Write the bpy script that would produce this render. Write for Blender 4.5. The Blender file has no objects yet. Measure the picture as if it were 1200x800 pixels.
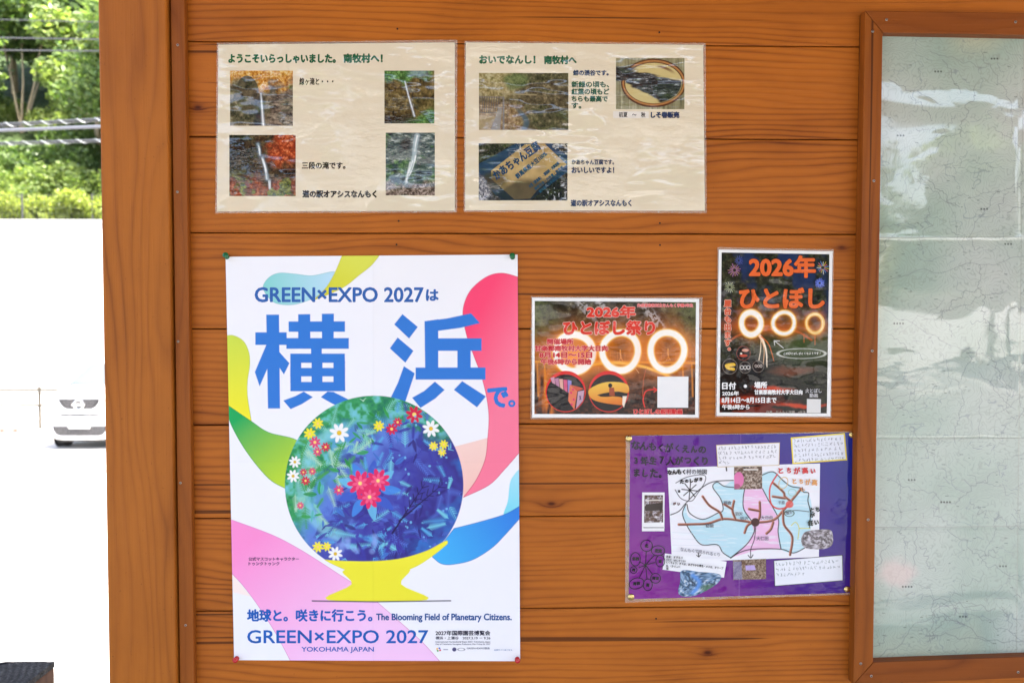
import bpy, math, random
import numpy as np
from mathutils import Vector
R = math.radians
scene = bpy.context.scene
COL = scene.collection

# ------------------------------------------------------------------ camera
F = 870.0                      # focal length in photo pixels (photo 1200 wide)
YAW, PITCH = R(1.25), R(2.07)
FW = np.array([math.sin(YAW)*math.cos(PITCH), math.cos(YAW)*math.cos(PITCH), -math.sin(PITCH)])
RT = np.array([math.cos(YAW), -math.sin(YAW), 0.0])
UP = np.cross(RT, FW)

def ray(px, py):
    px = np.asarray(px, float); py = np.asarray(py, float)
    return FW + ((px-600)/F)[..., None]*RT - ((py-400)/F)[..., None]*UP

def _on_plane(px, py, d):
    r = ray(px, py)
    return r*(d/r[..., 1])[..., None]

_a, _b = _on_plane(264.0, 300.0, 1.0), _on_plane(606.6, 298.4, 1.0)
CAM_D = 0.515/np.linalg.norm(_a-_b)      # a B2 poster, 515 mm wide, sets the scale
CAM = np.array([0.0, -CAM_D, 1.5])

def W(px, py, off=0.0):
    """Point of the wall (or of a sheet `off` metres in front of it) seen at a photo position."""
    r = ray(px, py)
    t = (CAM_D - np.asarray(off, float))/r[..., 1]
    return CAM + r*t[..., None]

def FAR(px, py, depth):
    r = ray(px, py)
    return CAM + r*depth

cd = bpy.data.cameras.new('camera'); cam = bpy.data.objects.new('camera', cd); COL.objects.link(cam)
cam.location = CAM; cam.rotation_euler = (R(90)-PITCH, 0, -YAW)
cd.sensor_width = 36; cd.lens = F/1200*36; cd.clip_start = 0.05; cd.clip_end = 500
cd.dof.use_dof = True; cd.dof.focus_distance = CAM_D; cd.dof.aperture_fstop = 5.0
scene.camera = cam

# ------------------------------------------------------------------ light
SUN_EL, SUN_DIR = R(64), Vector((0.68, -0.50, 0)).normalized()
to_sun = Vector((SUN_DIR.x*math.cos(SUN_EL), SUN_DIR.y*math.cos(SUN_EL), math.sin(SUN_EL)))
world = bpy.data.worlds.new('World'); scene.world = world; world.use_nodes = True
wn = world.node_tree.nodes; bg = wn['Background']
sky = wn.new('ShaderNodeTexSky'); sky.sky_type = 'NISHITA'; sky.sun_disc = False
sky.sun_elevation = SUN_EL; sky.sun_rotation = math.atan2(to_sun.x, to_sun.y)
sky.air_density = 1.0; sky.dust_density = 4.0; sky.ozone_density = 1.0
world.node_tree.links.new(sky.outputs[0], bg.inputs[0]); bg.inputs[1].default_value = 0.15
sl = bpy.data.lights.new('sun', 'SUN'); sun = bpy.data.objects.new('sun', sl); COL.objects.link(sun)
sl.energy = 4.6; sl.angle = R(0.55); sl.color = (1.0, 0.95, 0.87)
sun.rotation_euler = to_sun.to_track_quat('Z', 'Y').to_euler(); sun.location = (4, -6, 9)
vs = scene.view_settings
scene.display_settings.display_device = 'sRGB'
vs.view_transform = 'Standard'; vs.look = 'None'; vs.gamma = 1; vs.use_curve_mapping = False
vs.exposure = 2.5
scene.cycles.max_bounces = 8; scene.cycles.diffuse_bounces = 5; scene.cycles.transparent_max_bounces = 12
scene.cycles.sample_clamp_indirect = 8

# ------------------------------------------------------------------ helpers
def lin(c, k=1.0):
    c = np.asarray(c, float)/255.0
    return np.where(c <= .04045, c/12.92, ((c+.055)/1.055)**2.4)*k

def tag(o, label=None, cat=None, group=None, kind=None):
    for k, v in (('label', label), ('category', cat), ('group', group), ('kind', kind)):
        if v: o[k] = v
    return o

def thing(name, label, cat, loc=(0, 0, 0), group=None):
    o = bpy.data.objects.new(name, None); COL.objects.link(o)
    o.location = tuple(float(v) for v in loc); o.empty_display_size = .05
    return tag(o, label, cat, group)

def root_loc(p):
    v = Vector((0, 0, 0))
    while p is not None:
        v += p.location; p = p.parent
    return v

class MB:
    """Collects faces; build() links them as one mesh object."""
    def __init__(s): s.v, s.f, s.c = [], [], []
    def add(s, vs_, fs, col=None):
        n = len(s.v); s.v.extend(tuple(map(float, p)) for p in vs_)
        s.f.extend(tuple(n+i for i in f) for f in fs)
        if col is not None:
            col = np.asarray(col, float)
            if col.ndim == 1: s.c.extend([tuple(col)]*len(vs_))
            else: s.c.extend(map(tuple, col))
        return s
    def box(s, x0, x1, y0, y1, z0, z1, col=None):
        p = [(x0,y0,z0),(x1,y0,z0),(x1,y1,z0),(x0,y1,z0),(x0,y0,z1),(x1,y0,z1),(x1,y1,z1),(x0,y1,z1)]
        return s.add(p, [(0,3,2,1),(4,5,6,7),(0,1,5,4),(1,2,6,5),(2,3,7,6),(3,0,4,7)], col)
    def hexa(s, front, back):
        """front / back: four corners each, same order (clockwise seen from the viewer)."""
        p = list(front)+list(back)
        return s.add(p, [(3,2,1,0),(4,5,6,7),(0,1,5,4),(1,2,6,5),(2,3,7,6),(3,0,4,7)])
    def tube(s, pts, rad, n=8, cap=True):
        pts = [Vector(p) for p in pts]; m = len(pts)
        rr = rad if hasattr(rad, '__len__') else [rad]*m
        rings = []; ref = None
        for i, p in enumerate(pts):
            t = (pts[min(i+1, m-1)]-pts[max(i-1, 0)]).normalized()
            if ref is None:
                ref = t.orthogonal().normalized()
            ref = (ref - t*ref.dot(t)).normalized()
            b = t.cross(ref)
            rings += [p+(ref*math.cos(a)+b*math.sin(a))*rr[i] for a in (2*math.pi*k/n for k in range(n))]
        fs = [(i*n+k, i*n+(k+1) % n, (i+1)*n+(k+1) % n, (i+1)*n+k) for i in range(m-1) for k in range(n)]
        if cap: fs += [tuple(range(n-1, -1, -1)), tuple((m-1)*n+k for k in range(n))]
        return s.add(rings, fs)
    def lathe(s, prof, origin, axis=(0, -1, 0), n=20):
        ax = Vector(axis).normalized(); u = ax.orthogonal().normalized(); w = ax.cross(u); o = Vector(origin)
        vs_, m = [], len(prof)
        for h, r in prof:
            vs_ += [o+ax*h+(u*math.cos(2*math.pi*k/n)+w*math.sin(2*math.pi*k/n))*max(r, 1e-5) for k in range(n)]
        fs = [(i*n+k, i*n+(k+1) % n, (i+1)*n+(k+1) % n, (i+1)*n+k) for i in range(m-1) for k in range(n)]
        fs += [tuple(range(n-1, -1, -1)), tuple((m-1)*n+k for k in range(n))]
        return s.add(vs_, fs)
    def build(s, name, mat, parent=None, smooth=False, bevel=0, segs=2):
        o0 = root_loc(parent)
        me = bpy.data.meshes.new(name)
        me.from_pydata([(a-o0.x, b-o0.y, c-o0.z) for a, b, c in s.v], [], s.f)
        if s.c and len(s.c) == len(s.v):
            at = me.color_attributes.new('Col', 'FLOAT_COLOR', 'POINT')
            a = np.ones((len(s.c), 4), np.float32); a[:, :3] = np.array(s.c); at.data.foreach_set('color', a.ravel())
        me.validate(); me.update()
        me.materials.append(mat)
        if smooth: me.polygons.foreach_set('use_smooth', [True]*len(me.polygons))
        o = bpy.data.objects.new(name, me); COL.objects.link(o); o.parent = parent
        if bevel:
            b = o.modifiers.new('bevel', 'BEVEL'); b.width = bevel; b.segments = segs; b.limit_method = 'ANGLE'
        return o

class NT:
    """Small wrapper for node materials."""
    def __init__(s, name):
        s.m = bpy.data.materials.new(name); s.m.use_nodes = True
        s.t = s.m.node_tree; s.p = s.t.nodes['Principled BSDF']; s.out = s.t.nodes['Material Output']
    def n(s, typ, **kw):
        nd = s.t.nodes.new('ShaderNode'+typ)
        for k, v in kw.items(): setattr(nd, k, v)
        return nd
    def l(s, a, b): s.t.links.new(a, b)
    def put(s, sock, v):
        if hasattr(v, 'is_output'): s.l(v, sock)
        else: sock.default_value = v
    def math(s, op, a, b=0.0, c=0.0, clamp=False):
        nd = s.n('Math', operation=op, use_clamp=clamp)
        for i, v in enumerate((a, b, c)): s.put(nd.inputs[i], v)
        return nd.outputs[0]
    def vec(s, x=0., y=0., z=0.):
        nd = s.n('CombineXYZ')
        for i, v in enumerate((x, y, z)): s.put(nd.inputs[i], v)
        return nd.outputs[0]
    def noise(s, v, scale=1., detail=2., rough=.5):
        nd = s.n('TexNoise'); s.put(nd.inputs['Vector'], v)
        nd.inputs['Scale'].default_value = scale; nd.inputs['Detail'].default_value = detail; nd.inputs['Roughness'].default_value = rough
        return nd.outputs[0]
    def ramp(s, f, stops):
        nd = s.n('ValToRGB'); e = nd.color_ramp.elements
        while len(e) < len(stops): e.new(.5)
        for k, (p, c) in enumerate(stops):
            e[k].position = p; e[k].color = (*c, 1) if len(c) == 3 else c
        s.put(nd.inputs[0], f); return nd.outputs[0]
    def mix(s, f, a, b, blend='MIX'):
        nd = s.n('Mix', data_type='RGBA', blend_type=blend)
        s.put(nd.inputs[0], f)
        for i, v in ((6, a), (7, b)):
            s.put(nd.inputs[i], v if hasattr(v, 'is_output') else (*v, 1))
        return nd.outputs[2]
    def bump(s, h, strength=.3, dist=.01, normal=None):
        nd = s.n('Bump'); nd.inputs['Strength'].default_value = strength; nd.inputs['Distance'].default_value = dist
        s.put(nd.inputs['Height'], h)
        if normal is not None: s.put(nd.inputs['Normal'], normal)
        return nd.outputs[0]
    def xyz(s, obj=False):
        src = s.n('TexCoord').outputs['Object'] if obj else s.n('NewGeometry').outputs['Position']
        sp = s.n('SeparateXYZ'); s.l(src, sp.inputs[0]); return sp.outputs
    def rnd(s): return s.n('NewGeometry').outputs['Random Per Island']

def plain(name, col, rough=.5, metal=0., spec=.5, coat=0., var=.12, scale=30.):
    """One colour broken up by faint wear, so that nothing is perfectly uniform."""
    t = NT(name); x, y, z = t.xyz(True)
    n = t.noise(t.vec(x, y, z), scale, 4, .6)
    c = np.array(col, float)
    t.put(t.p.inputs['Base Color'], t.mix(n, tuple(c*(1-var)), tuple(np.minimum(c*(1+var), .95))))
    t.put(t.p.inputs['Roughness'], t.math('MULTIPLY_ADD', n, .2, rough-.1))
    t.p.inputs['Metallic'].default_value = metal; t.p.inputs['Specular IOR Level'].default_value = spec
    t.p.inputs['Coat Weight'].default_value = coat
    return t.m

def wood(name, axis, dark, light, freq=95., seed=0., rough=.42, contrast=1.0, coat=.03, knots=()):
    """Stained softwood; `axis` is the direction of the grain ('x' or 'z')."""
    t = NT(name); x, y, z = t.xyz(); r = t.math('MULTIPLY_ADD', t.rnd(), 61.7, seed)
    a, b = (x, z) if axis == 'x' else (z, x)
    k_sum = None
    for ka, kb in knots:                                   # grain bends round a knot
        da = t.math('MULTIPLY', t.math('SUBTRACT', a, ka), .45); db = t.math('SUBTRACT', b, kb)
        d2 = t.math('ADD', t.math('MULTIPLY', da, da), t.math('MULTIPLY', db, db))
        g = t.math('DIVIDE', .00006, t.math('ADD', d2, .00003))
        k_sum = g if k_sum is None else t.math('ADD', k_sum, g)
    b2 = t.math('ADD', b, t.math('MULTIPLY', y, .7))
    low = t.noise(t.vec(t.math('MULTIPLY', a, 1.3), t.math('MULTIPLY', b2, 7.), r), 1., 2., .5)
    mid = t.noise(t.vec(t.math('MULTIPLY', a, 5.), t.math('MULTIPLY', b2, 26.), r), 1., 2., .5)
    v = t.math('MULTIPLY_ADD', b2, freq, t.math('MULTIPLY', low, 17.0))
    v = t.math('ADD', t.math('MULTIPLY_ADD', mid, 1.0, v), r)
    if k_sum is not None: v = t.math('ADD', v, t.math('MULTIPLY', k_sum, 1.2))
    band = t.math('PINGPONG', v, 1.0)
    band = t.math('POWER', band, 2.4)
    amt = t.noise(t.vec(t.math('MULTIPLY', a, 2.), t.math('MULTIPLY', b2, 12.), t.math('ADD', r, 9.)), 1., 2., .5)
    fib = t.noise(t.vec(t.math('MULTIPLY', a, 9.), t.math('MULTIPLY', b2, 620.), r), 1., 3., .6)
    blot = t.noise(t.vec(t.math('MULTIPLY', a, 4.), t.math('MULTIPLY', b2, 9.), t.math('ADD', r, 4.)), 1., 4., .6)
    f = t.math('MULTIPLY', band, t.math('MULTIPLY_ADD', amt, 1.5, -.18))
    f = t.math('MULTIPLY', f, .80*contrast)
    f = t.math('ADD', f, t.math('MULTIPLY_ADD', fib, .42*contrast, -.21*contrast))
    f = t.math('ADD', f, t.math('MULTIPLY_ADD', blot, 1.15*contrast, -.575*contrast))
    f = t.math('ADD', f, t.math('MULTIPLY_ADD', t.rnd(), .50, -.08))
    if k_sum is not None: f = t.math('ADD', f, t.math('MULTIPLY', k_sum, .42))
    d, li = np.array(dark), np.array(light)
    col = t.ramp(f, [(0., tuple(li)), (.45, tuple(li*.55+d*.45)), (.85, tuple(d)), (1., tuple(d*.55))])
    chk = t.noise(t.vec(t.math('MULTIPLY', a, .9), t.math('MULTIPLY', b2, 75.), t.math('ADD', r, 2.)), 1., 1., .4)
    col = t.mix(t.math('MULTIPLY', t.ramp(chk, [(.735, (0, 0, 0)), (.75, (1, 1, 1))]), .75), col, tuple(d*.3))      # drying checks
    worn = t.noise(t.vec(t.math('MULTIPLY', a, 2.2), t.math('MULTIPLY', b2, 6.), t.math('ADD', r, 31.)), 1., 5., .7)
    col = t.mix(t.math('MULTIPLY', t.ramp(worn, [(.55, (0, 0, 0)), (.75, (1, 1, 1))]), .20), col, tuple(li*np.array((.62, .55, .5))))   # darker stained patches
    # small specks and scuffs
    sp = t.noise(t.vec(x, y, z), 210., 2., .7)
    spk = t.ramp(sp, [(.70, (0, 0, 0)), (.76, (1, 1, 1))])
    col = t.mix(t.math('MULTIPLY', spk, .5), col, tuple(d*.25))
    t.put(t.p.inputs['Base Color'], col)
    t.put(t.p.inputs['Roughness'], t.math('MULTIPLY_ADD', fib, .18, rough-.05))
    t.p.inputs['Specular IOR Level'].default_value = .16
    t.p.inputs['Coat Weight'].default_value = coat; t.p.inputs['Coat Roughness'].default_value = .32
    h = t.math('ADD', t.math('MULTIPLY', band, .5), fib)
    t.put(t.p.inputs['Normal'], t.bump(h, .35, .0012))
    return t.m

# ------------------------------------------------------------------ noise in numpy
def _h(ix, iy, s):
    n = (ix.astype(np.int64)*374761393 + iy.astype(np.int64)*668265263 + s*974634777) & 0xffffffff
    n = ((n ^ (n >> 13))*1274126177) & 0xffffffff
    return ((n ^ (n >> 16)) & 0xffff)/65535.0

def vnoise(x, y, s=0):
    ix, iy = np.floor(x), np.floor(y); fx, fy = x-ix, y-iy
    fx, fy = fx*fx*(3-2*fx), fy*fy*(3-2*fy)
    a, b, c, d = _h(ix, iy, s), _h(ix+1, iy, s), _h(ix, iy+1, s), _h(ix+1, iy+1, s)
    return (a*(1-fx)+b*fx)*(1-fy)+(c*(1-fx)+d*fx)*fy

def fbm(x, y, s=0, o=4, g=.55):
    v = 0; a = 1; t = 0
    for k in range(o):
        v = v+a*vnoise(x*2**k+k*17.3, y*2**k+k*9.1, s+k); t += a; a *= g
    return v/t

def sst(a, b, x):
    t = np.clip((x-a)/(b-a), 0, 1); return t*t*(3-2*t)

def catmull(pts, n=10, closed=False):
    p = np.array(pts, float); m = len(p); out = []
    for i in range(m if closed else m-1):
        if closed: a, b, c, d = p[(i-1) % m], p[i], p[(i+1) % m], p[(i+2) % m]
        else: a, b, c, d = p[max(i-1, 0)], p[i], p[i+1], p[min(i+2, m-1)]
        for k in range(n):
            t = k/n
            out.append(.5*((2*b)+(c-a)*t+(2*a-5*b+4*c-d)*t*t+(-a+3*b-3*c+d)*t**3))
    if not closed: out.append(p[-1])
    return np.array(out)

# ------------------------------------------------------------------ printed sheets: colour per vertex on a fine grid
class Print:
    """A printed sheet. Colours are the ink and paper colours, painted in the photo's coordinates (X, Y)."""
    def __init__(s, quad, dens=1.6, base=(245, 245, 245), k=.86):
        q = np.array(quad, float); s.q = q; s.k = k
        w = max(np.linalg.norm(q[1]-q[0]), np.linalg.norm(q[2]-q[3])); h = max(np.linalg.norm(q[3]-q[0]), np.linalg.norm(q[2]-q[1]))
        s.nx, s.ny = max(2, int(w*dens)), max(2, int(h*dens)); s.aa = .5/dens
        U, V = np.meshgrid(np.linspace(0, 1, s.nx), np.linspace(0, 1, s.ny)); s.U, s.V = U, V
        P = (q[0]*((1-U)*(1-V))[..., None]+q[1]*(U*(1-V))[..., None]+q[2]*(U*V)[..., None]+q[3]*((1-U)*V)[..., None])
        s.X, s.Y = P[..., 0], P[..., 1]
        s.C = np.zeros((s.ny, s.nx, 3)); s.C[:] = lin(base, k)
    def put(s, col, m, idx=None):
        c = lin(col, s.k) if not isinstance(col, np.ndarray) or col.ndim == 1 else col
        if idx is None: s.C = s.C*(1-m[..., None])+c*m[..., None]
        else: s.C[idx] = s.C[idx]*(1-m[:, None])+c*m[:, None]
    def win(s, x0, y0, x1, y1, pad=3):
        return np.where((s.X > x0-pad) & (s.X < x1+pad) & (s.Y > y0-pad) & (s.Y < y1+pad))
    def cov(s, d): return np.clip(.5-d/(2*s.aa), 0, 1)
    def grad(s, idx, c0, c1, p0, p1):
        p0, p1 = np.array(p0, float), np.array(p1, float); d = p1-p0
        t = np.clip(((s.X[idx]-p0[0])*d[0]+(s.Y[idx]-p0[1])*d[1])/(d@d), 0, 1)[:, None]
        return lin(c0, s.k)*(1-t)+lin(c1, s.k)*t
    def poly(s, pts, col, g=None, alpha=1., edge=None):
        p = np.array(pts, float); x0, y0 = p.min(0); x1, y1 = p.max(0); idx = s.win(x0, y0, x1, y1)
        if len(idx[0]) == 0: return
        x, y = s.X[idx], s.Y[idx]; ins = np.zeros(x.shape, bool); dm = np.full(x.shape, 1e9)
        for a, b in zip(p, np.roll(p, -1, 0)):
            e = b-a; L = e@e
            if L < 1e-12: continue
            t = np.clip(((x-a[0])*e[0]+(y-a[1])*e[1])/L, 0, 1)
            dm = np.minimum(dm, (x-a[0]-t*e[0])**2+(y-a[1]-t*e[1])**2)
            if a[1] != b[1]:
                ins ^= ((a[1] > y) != (b[1] > y)) & (x < (b[0]-a[0])*(y-a[1])/(b[1]-a[1])+a[0])
        d = np.sqrt(dm)*np.where(ins, -1, 1)
        s.put(s.grad(idx, col, g[0], g[1], g[2]) if g else col, s.cov(d)*alpha, idx)
        if edge: s.put(edge[0], s.cov(np.abs(d)-edge[1])*alpha, idx)
    def rect(s, x0, y0, x1, y1, col, alpha=1.): s.poly([(x0, y0), (x1, y0), (x1, y1), (x0, y1)], col, alpha=alpha)
    def ell(s, cx, cy, rx, ry, col, rot=0., alpha=1., ring=None, soft=0.):
        r = max(rx, ry)+(ring or 0)+soft; idx = s.win(cx-r, cy-r, cx+r, cy+r)
        if len(idx[0]) == 0: return
        x, y = s.X[idx]-cx, s.Y[idx]-cy; c_, s_ = math.cos(rot), math.sin(rot); x, y = x*c_+y*s_, -x*s_+y*c_
        d = (np.sqrt((x/rx)**2+(y/ry)**2)-1)*min(rx, ry)
        if ring: d = np.abs(d)-ring/2
        m = s.cov(d) if not soft else 1-sst(-soft, soft, d)
        s.put(col, m*alpha, idx)
    def line(s, pts, w, col, alpha=1., soft=0., w1=None):
        p = np.array(pts, float); mw = max(w, w1 or 0)/2+soft; idx = s.win(p[:, 0].min()-mw, p[:, 1].min()-mw, p[:, 0].max()+mw, p[:, 1].max()+mw)
        if len(idx[0]) == 0: return
        x, y = s.X[idx], s.Y[idx]; dm = np.full(x.shape, 1e9); n = len(p)-1
        for i in range(n):
            a, b = p[i], p[i+1]; e = b-a; L = e@e
            if L < 1e-12: continue
            t = np.clip(((x-a[0])*e[0]+(y-a[1])*e[1])/L, 0, 1)
            ww = w if w1 is None else w+(w1-w)*(i+t)/n
            dm = np.minimum(dm, np.hypot(x-a[0]-t*e[0], y-a[1]-t*e[1])-ww/2)
        s.put(col, (s.cov(dm) if not soft else 1-sst(-soft, soft, dm))*alpha, idx)
    def build(s, name, mat, parent, off, eps=0.0):
        """off(X, Y) -> metres in front of the wall"""
        P = W(s.X, s.Y, off(s.X, s.Y)+eps).reshape(-1, 3); o0 = root_loc(parent); P = P-np.array(o0)
        nx, ny = s.nx, s.ny; i = np.arange(nx*ny).reshape(ny, nx)
        q = np.stack([i[:-1, :-1], i[1:, :-1], i[1:, 1:], i[:-1, 1:]], -1).reshape(-1, 4)
        me = bpy.data.meshes.new(name); me.vertices.add(len(P)); me.vertices.foreach_set('co', P.astype(np.float32).ravel())
        me.loops.add(q.size); me.loops.foreach_set('vertex_index', q.astype(np.int32).ravel())
        me.polygons.add(len(q)); me.polygons.foreach_set('loop_start', np.arange(0, q.size, 4, dtype=np.int32))
        me.polygons.foreach_set('use_smooth', np.ones(len(q), bool))
        me.update(calc_edges=True)
        at = me.color_attributes.new('Col', 'FLOAT_COLOR', 'POINT'); a = np.ones((len(P), 4), np.float32); a[:, :3] = np.clip(s.C, 0.003, .9).reshape(-1, 3)
        at.data.foreach_set('color', a.ravel()); me.materials.append(mat)
        o = bpy.data.objects.new(name, me); COL.objects.link(o); o.parent = parent
        return o

def paper(name, coat=0., crinkle=0., rough=.55, seed=0., stretch=(9., 26.), film=.045, sharp=.26, lo=.40, broad=.7):
    """Printed paper; `coat` > 0 is the clear plastic over it, whose surface has crinkles of its own."""
    t = NT(name); at = t.n('VertexColor', layer_name='Col'); x, y, z = t.xyz()
    t.l(at.outputs['Color'], t.p.inputs['Base Color'])
    fine = t.noise(t.vec(x, y, z), 900., 2., .5)
    t.put(t.p.inputs['Roughness'], t.math('MULTIPLY_ADD', fine, .1, rough-.05)); t.p.inputs['Specular IOR Level'].default_value = .08 if coat else .2
    if coat:
        t.p.inputs['Coat Weight'].default_value = coat; t.p.inputs['Coat Roughness'].default_value = film; t.p.inputs['Coat IOR'].default_value = 1.68
        big = t.noise(t.vec(t.math('MULTIPLY', x, stretch[0]), seed, t.math('MULTIPLY', z, stretch[1])), 1., 2., .5)
        med = t.noise(t.vec(t.math('MULTIPLY', x, stretch[0]*4), seed, t.math('MULTIPLY', z, stretch[1]*4)), 1., 3., .55)
        amt = t.ramp(t.noise(t.vec(t.math('MULTIPLY', x, 6.), seed+3., t.math('MULTIPLY', z, 8.)), 1., 2., .5), [(lo, (0, 0, 0)), (lo+.24, (1, 1, 1))])
        h = t.math('ADD', t.math('MULTIPLY', big, broad), t.math('MULTIPLY', t.math('MULTIPLY', med, amt), sharp))
        t.put(t.p.inputs['Coat Normal'], t.bump(h, 1.0, crinkle))
    return t.m

# ------------------------------------------------------------------ lettering (vector outlines, laid on a sheet)
_gl = {}
def glyphs(txt):
    if txt not in _gl:
        c = bpy.data.curves.new('t', 'FONT'); c.body = txt; c.size = 1; c.resolution_u = 3
        o = bpy.data.objects.new('t', c); COL.objects.link(o)
        dg = bpy.context.evaluated_depsgraph_get(); ev = o.evaluated_get(dg); me = ev.to_mesh()
        v = np.array([(p.co.x, p.co.y) for p in me.vertices]).reshape(-1, 2); f = [tuple(p.vertices) for p in me.polygons]
        ev.to_mesh_clear(); bpy.data.objects.remove(o); bpy.data.curves.remove(c)
        _gl[txt] = (v, f)
    return _gl[txt]

class Lettering:
    def __init__(s, off, k=.86): s.mbs = []; s.off = off; s.e = .00012; s.k = k
    def lay(s, v, f, col, bold, seed=0):
        """v: outline in photo coordinates"""
        n = 1 if bold <= 0 else (6 if bold < 1 else 10)
        for i in range(n):
            d = np.array((0, 0)) if n == 1 else bold*np.array((math.cos(2*math.pi*i/n), math.sin(2*math.pi*i/n)))
            s.e += .000004
            P = W(v[:, 0]+d[0], v[:, 1]+d[1], s.off(v[:, 0], v[:, 1])+s.e)
            s.mbs[-1].add(P, f, np.clip(lin(col, s.k), .004, .9))
        s.e += .000006
    def text(s, txt, box, col, bold=.25, outline=None, rot=0., slant=0.):
        v, f = glyphs(txt)
        if len(v) == 0: return
        s.mbs.append(MB())
        a, b = v.min(0), v.max(0); u = (v-a)/np.maximum(b-a, 1e-6)
        x0, y0, x1, y1 = box; p = np.stack([x0+u[:, 0]*(x1-x0)+slant*(u[:, 1]), y1-u[:, 1]*(y1-y0)], 1)
        if rot:
            c = np.array(((x0+x1)/2, (y0+y1)/2)); q = p-c; cr, sr = math.cos(rot), math.sin(rot)
            p = c+np.stack([q[:, 0]*cr-q[:, 1]*sr, q[:, 0]*sr+q[:, 1]*cr], 1)
        if outline: s.lay(p, f, outline[0], outline[1])
        s.lay(p, f, col, bold)
    def hand(s, txt, x0, y0, x1, y1, col, bold=.3, seed=1, size=None):
        """handwriting: every character set and tilted on its own along a line"""
        s.mbs.append(MB()); rg = random.Random(seed); n = len(txt); size = size or abs(x1-x0)/n*.9
        for i, ch in enumerate(txt):
            if ch in ' 　': continue
            t = (i+.5)/n; cx, cy = x0+(x1-x0)*t, y0+(y1-y0)*t; h = size*rg.uniform(.85, 1.15)
            v, f = glyphs(ch); m = v-(v.min(0)+v.max(0))/2 if ch not in '。、' else v-np.array((.55, .35))
            m = m*h*np.array((rg.uniform(.85, 1.05), -1)); a = rg.uniform(-.16, .16)
            p = np.stack([cx+m[:, 0]*math.cos(a)-m[:, 1]*math.sin(a), cy+rg.uniform(-.06, .06)*h+m[:, 0]*math.sin(a)+m[:, 1]*math.cos(a)], 1)
            s.lay(p, f, col, bold)
    def column(s, txt, x, y0, y1, size, col, bold=.3, outline=None):
        s.mbs.append(MB()); n = len(txt)
        for i, ch in enumerate(txt):
            cy = y0+(y1-y0)*(i+.5)/n; v, f = glyphs(ch); m = (v-(v.min(0)+v.max(0))/2)*size*np.array((1, -1))
            if ch == '。': m = m+np.array((size*.2, -size*.2))
            p = m+np.array((x, cy))
            if outline: s.lay(p, f, *outline)
            s.lay(p, f, col, bold)
    def build(s, mat, parent, name='lettering'): 
        for m in s.mbs: m.build(name, mat, parent)
# ------------------------------------------------------------------ materials of the shelter
WD, WL = (.125, .025, .0028), (.415, .120, .0125)
M_PLANK = wood('stained_plank', 'x', WD, WL, 165, 3.1, contrast=.9, knots=((-.52, 1.86), (.385, .885), (.10, 1.16), (.62, 1.62)))
M_POST = wood('stained_post', 'z', (.15, .036, .0040), (.37, .114, .0128), 62, 11.0, contrast=.75)
M_TRIM = wood('stained_trim', 'z', (.13, .028, .0034), (.265, .074, .0088), 90, 23.0, contrast=.8)
M_RAIL = wood('stained_rail', 'x', (.115, .024, .0030), (.23, .060, .0070), 90, 5.0, contrast=.8)
M_GAP = plain('dark_gap', (.02, .008, .004), .8)
M_STEEL = plain('screw_steel', (.34, .31, .27), .38, 1.0, scale=400)
M_NAIL = plain('nail_head', (.03, .018, .012), .5, .7)
M_CEIL = wood('ceiling_board', 'x', (.09, .022, .004), (.17, .050, .010), 60, 41.0, contrast=.7)
M_ROOFING = plain('roof_sheet', (.10, .11, .12), .5)

def lx(l, y): return l[0]+(l[1]-l[0])*y/800.0        # l: x at y=0 and at y=800

YT, YB = -560, 1330                                   # photo rows of the wall's head and foot, outside the picture
zt, zb = float(W(600., float(YT))[2]), float(W(600., float(YB))[2])

def upright(mb, left, right, front, back, y0=YT, y1=YB):
    f = [W(lx(left, y0), y0, front), W(lx(right, y0), y0, front), W(lx(right, y1), y1, front), W(lx(left, y1), y1, front)]
    b = [p+np.array((0, front-back, 0)) for p in f]
    mb.hexa(f, b)

# ---- plank wall
zs = []
for a, b in ((49, 55), (160.6, 163.2), (272, 275.5), (385, 385.3), (498.3, 495.2), (607.5, 602.5), (716, 709.3)):
    zs.append((float(W(225., float(a))[2])+float(W(1008., float(b))[2]))/2)
pitch = (zs[0]-zs[-1])/6
z_all = [zs[0]+pitch*k for k in range(5, 0, -1)]+zs+[zs[-1]-pitch*k for k in range(1, 5)]
x_l, x_r = float(W(206., 400.)[0]), float(W(1700., 400.)[0])
wall = thing('plank_wall', 'orange stained plank wall that carries the posters, wide boards laid level', 'wall', (x_l, 0, z_all[-1]))
MB().box(x_l+.004, x_r-.004, .021, .035, z_all[-1], z_all[0]).build('backing_board', M_GAP, wall)
rg = random.Random(5)
nail_x = [float(W(466., 270.)[0]), float(W(771.5, 270.)[0])]
nail_x = nail_x+[nail_x[1]+.455, nail_x[1]+.91]
for i in range(len(z_all)-1):
    z1, z0 = z_all[i]-.0009, z_all[i+1]+.0009
    o = rg.uniform(-.0006, .0006)
    mb = MB(); mb.box(x_l, x_r, o, .02, z0, z1)
    p = mb.build('plank', M_PLANK, wall, bevel=.0016)
    nb = MB()
    for x in nail_x:
        for z in (z1-.021, z0+.021):
            nb.lathe([(-.002, .0017), (.0005, .0017), (.0007, .0012)], (x+rg.uniform(-.003, .003), o, z+rg.uniform(-.003, .003)), n=10)
    nb.build('nail', M_NAIL, p)

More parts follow.
